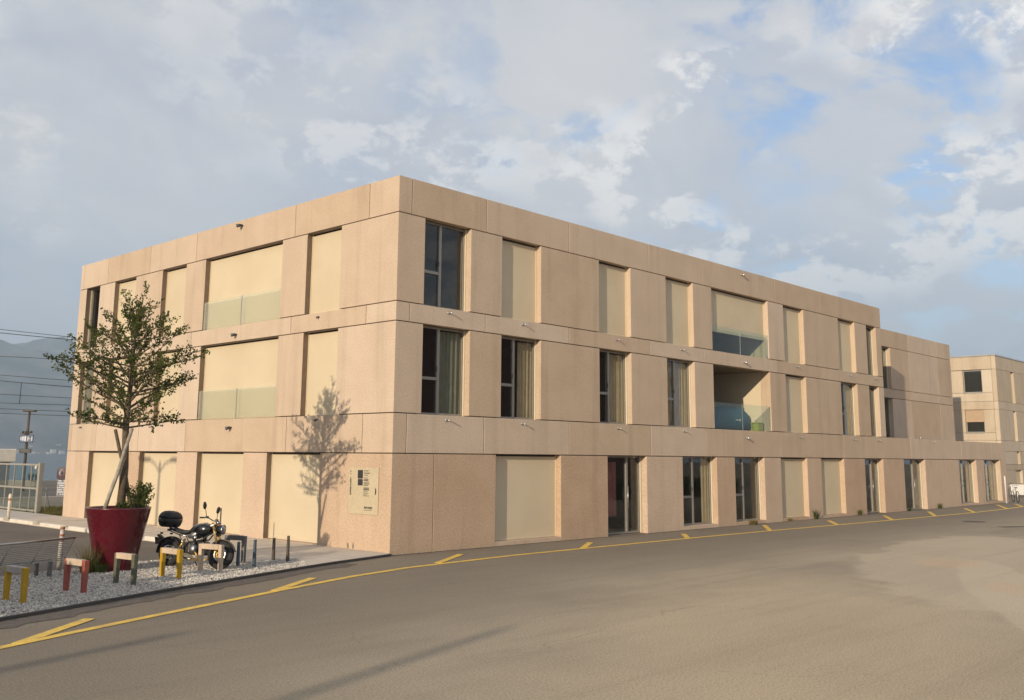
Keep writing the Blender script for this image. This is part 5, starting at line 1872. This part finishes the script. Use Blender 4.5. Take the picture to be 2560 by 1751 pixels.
t5 = 5.2
unseen_lamp_post((-3.48 * t5, 12.2 - t5, 0), 2.2 + 0.835 * t5, (-1, 1), 'unseen two armed lamp post whose shadow falls on the second garage shutter')
for tip, h, lab in (((-5.46, -9.09), 6.4, 'unseen post whose long shadow crosses the yard in front'), ((-9.14, -6.32), 5.6, 'unseen post whose shadow ends near the yellow line at the left')):
    L_ = h / 0.835
    o = thing('unseen_post', lab, 'pole', (tip[0] - 3.48 * L_, tip[1] - L_, 0), 0, 'plain poles behind the camera')
    MB().lathe([(0.0, 0.0), (0.18, 0.0), (0.17, h * 0.6), (0.13, h), (0.0, h + 0.02)], 14).build('shaft', M['p_grey'], o)  # unseen post known by its shadow, thickened to deepen that shadow


def hedge(name, lab, x0, x1, y0, y1, h, n, seed, size=0.16):
    rs = np.random.RandomState(seed)
    root = thing(name, lab, 'hedge', ((x0 + x1) / 2, (y0 + y1) / 2, 0))
    w, l = (x1 - x0) / 2, (y1 - y0) / 2
    P = np.stack([rs.uniform(-w, w, n), rs.uniform(-l, l, n), rs.uniform(0.05, h, n)], 1)
    leaves_mesh('foliage', P, rs.normal(0, 1, (n, 3)), rs.uniform(0.6, 1.3, n) * size, M['leaf2'], root, 0.7, seed)
    st = MB()
    for k in range(int(max(w, l) * 2)):
        p = (rs.uniform(-w, w) * .8, rs.uniform(-l, l) * .8)
        st.tube([(*p, 0), (p[0] + 0.05, p[1], h * 0.8)], 0.03, 5)
    st.build('stems', M['bark'], root)


hedge('shade_hedge', 'added leafy hedge beyond the left edge, there to shade the gravel', -16.4, -15.4, -5.0, 1.2, 2.15, 16000, 6)  # unseen, added only to shade the gravel and planter
hedge('unseen_road_hedge', 'unseen low hedge across the road mirrored in the ground floor windows', 4.0, 46.0, -17.2, -16.0, 1.1, 22000, 7, 0.2)
opp = thing('unseen_opposite_house', 'unseen pinkish house across the road, enlarged to darken the reflections in the windows', 'building', (26.0, -35.0, 0))
MB().box(-16, 40, -10, 0, 0, 12.0).build('wall', simple('unseen_pink_render', (0.40, 0.23, 0.19), 0.9), opp)  # made tall and long so the windows mirror something dark
MB().box(-16.4, 40.4, -10.4, 0.4, 12.001, 12.3).build('roof', M['p_grey'], opp)
for k in range(10):
    w_ = MB().box(-13 + k * 5, -11.5 + k * 5, 0.0, 0.05, 3.2, 5.0).build('window', M['white'], opp)
    MB().box(-12.9 + k * 5, -11.6 + k * 5, 0.052, 0.06, 3.3, 4.9).build('pane', M['glass_dark'], w_)

# ================================================================== lake, hills, far village
def lake_mat():
    m, t, p = newmat('lake_water', 0.12, (0.06, 0.09, 0.12), 0, 0.5)
    pos = wpos(t)
    n1 = t.noise(t.mapping(pos, scale=(0.5, 1.2, 1)), 0.5, 5, 0.6)
    t.l(t.bump(n1, 0.25, 0.2), p.inputs['Normal'])
    return m


sheet('lake', [(-3500, 57.0), (6500, 57.0), (6500, 4600), (-3500, 4600)], -1.6, lake_mat())


def hills():
    m, t, p = newmat('wooded_slope', 0.95, (0.07, 0.085, 0.06), 0, 0.2)
    pos = wpos(t)
    n1 = t.noise(pos, 0.008, 8, 0.65)
    c = t.mix(t.mapr(n1, 0.35, 0.68), (0.025, 0.038, 0.022), (0.17, 0.155, 0.115))
    t.l(c, p.inputs['Base Color'])
    nx, ny = 170, 26
    vs, fs = [], []
    for i in range(nx + 1):
        x = -3400 + 9800 * i / nx
        # ridge height falls away to the right of the sight line past the building
        ridge = 372 + 70 * sin(x / 900 + 0.2) + 60 * mnoise.noise(Vector((x / 420, 0.3, 0)))
        for j in range(ny + 1):
            f = j / ny
            y = 2700 + 1900 * f
            prof = sin(min(1.0, f * 1.25) * pi / 2)
            h = ridge * prof
            nz = mnoise.fractal(Vector((x / 330, y / 330, 1.7)), 0.9, 2.1, 6)
            h += nz * 70 * (0.25 + f) * min(1, f * 5)
            vs.append((x, y, h - 2.4))
    for i in range(nx):
        for j in range(ny):
            a = i * (ny + 1) + j
            fs.append((a, a + ny + 1, a + ny + 2, a + 1))
    mb = MB()
    mb.add(vs, fs, True)
    kind(mb.build('hills', m), 'structure', 'hazy wooded mountain beyond the lake')


hills()


def village():
    r = random.Random(12)
    mb = MB()
    for k in range(420):
        x = r.uniform(-900, 3200)
        up = r.random() ** 3
        y = 2690 + up * 220
        z = -2 + up * 60
        s = r.uniform(3, 7)
        h = r.uniform(3, 7)
        mb.box(x - s, x + s, y - s * .7, y + s * .7, z - 6, z + h)
    o = mb.build('far_village', simple('village_white', (0.62, 0.56, 0.48), 0.8, 0, 0.3, 0.02))
    kind(o, 'stuff', 'pale houses of a village along the far shore')


village()

# ================================================================== air
def haze():
    m = bpy.data.materials.new('haze_air')
    m.use_nodes = True
    nt = m.node_tree
    for nd in list(nt.nodes):
        if nd.type != 'OUTPUT_MATERIAL':
            nt.nodes.remove(nd)
    out = nt.nodes[0]
    pv = nt.nodes.new('ShaderNodeVolumePrincipled')
    pv.inputs['Color'].default_value = (0.62, 0.80, 1.0, 1)
    pv.inputs['Density'].default_value = 0.00027
    pv.inputs['Anisotropy'].default_value = 0.0
    nt.links.new(pv.outputs[0], out.inputs['Volume'])
    o = MB().box(-3600, 6600, -400, 4700, -8, 600).build('haze', m)
    kind(o, 'stuff', 'thin blue summer haze')


haze()
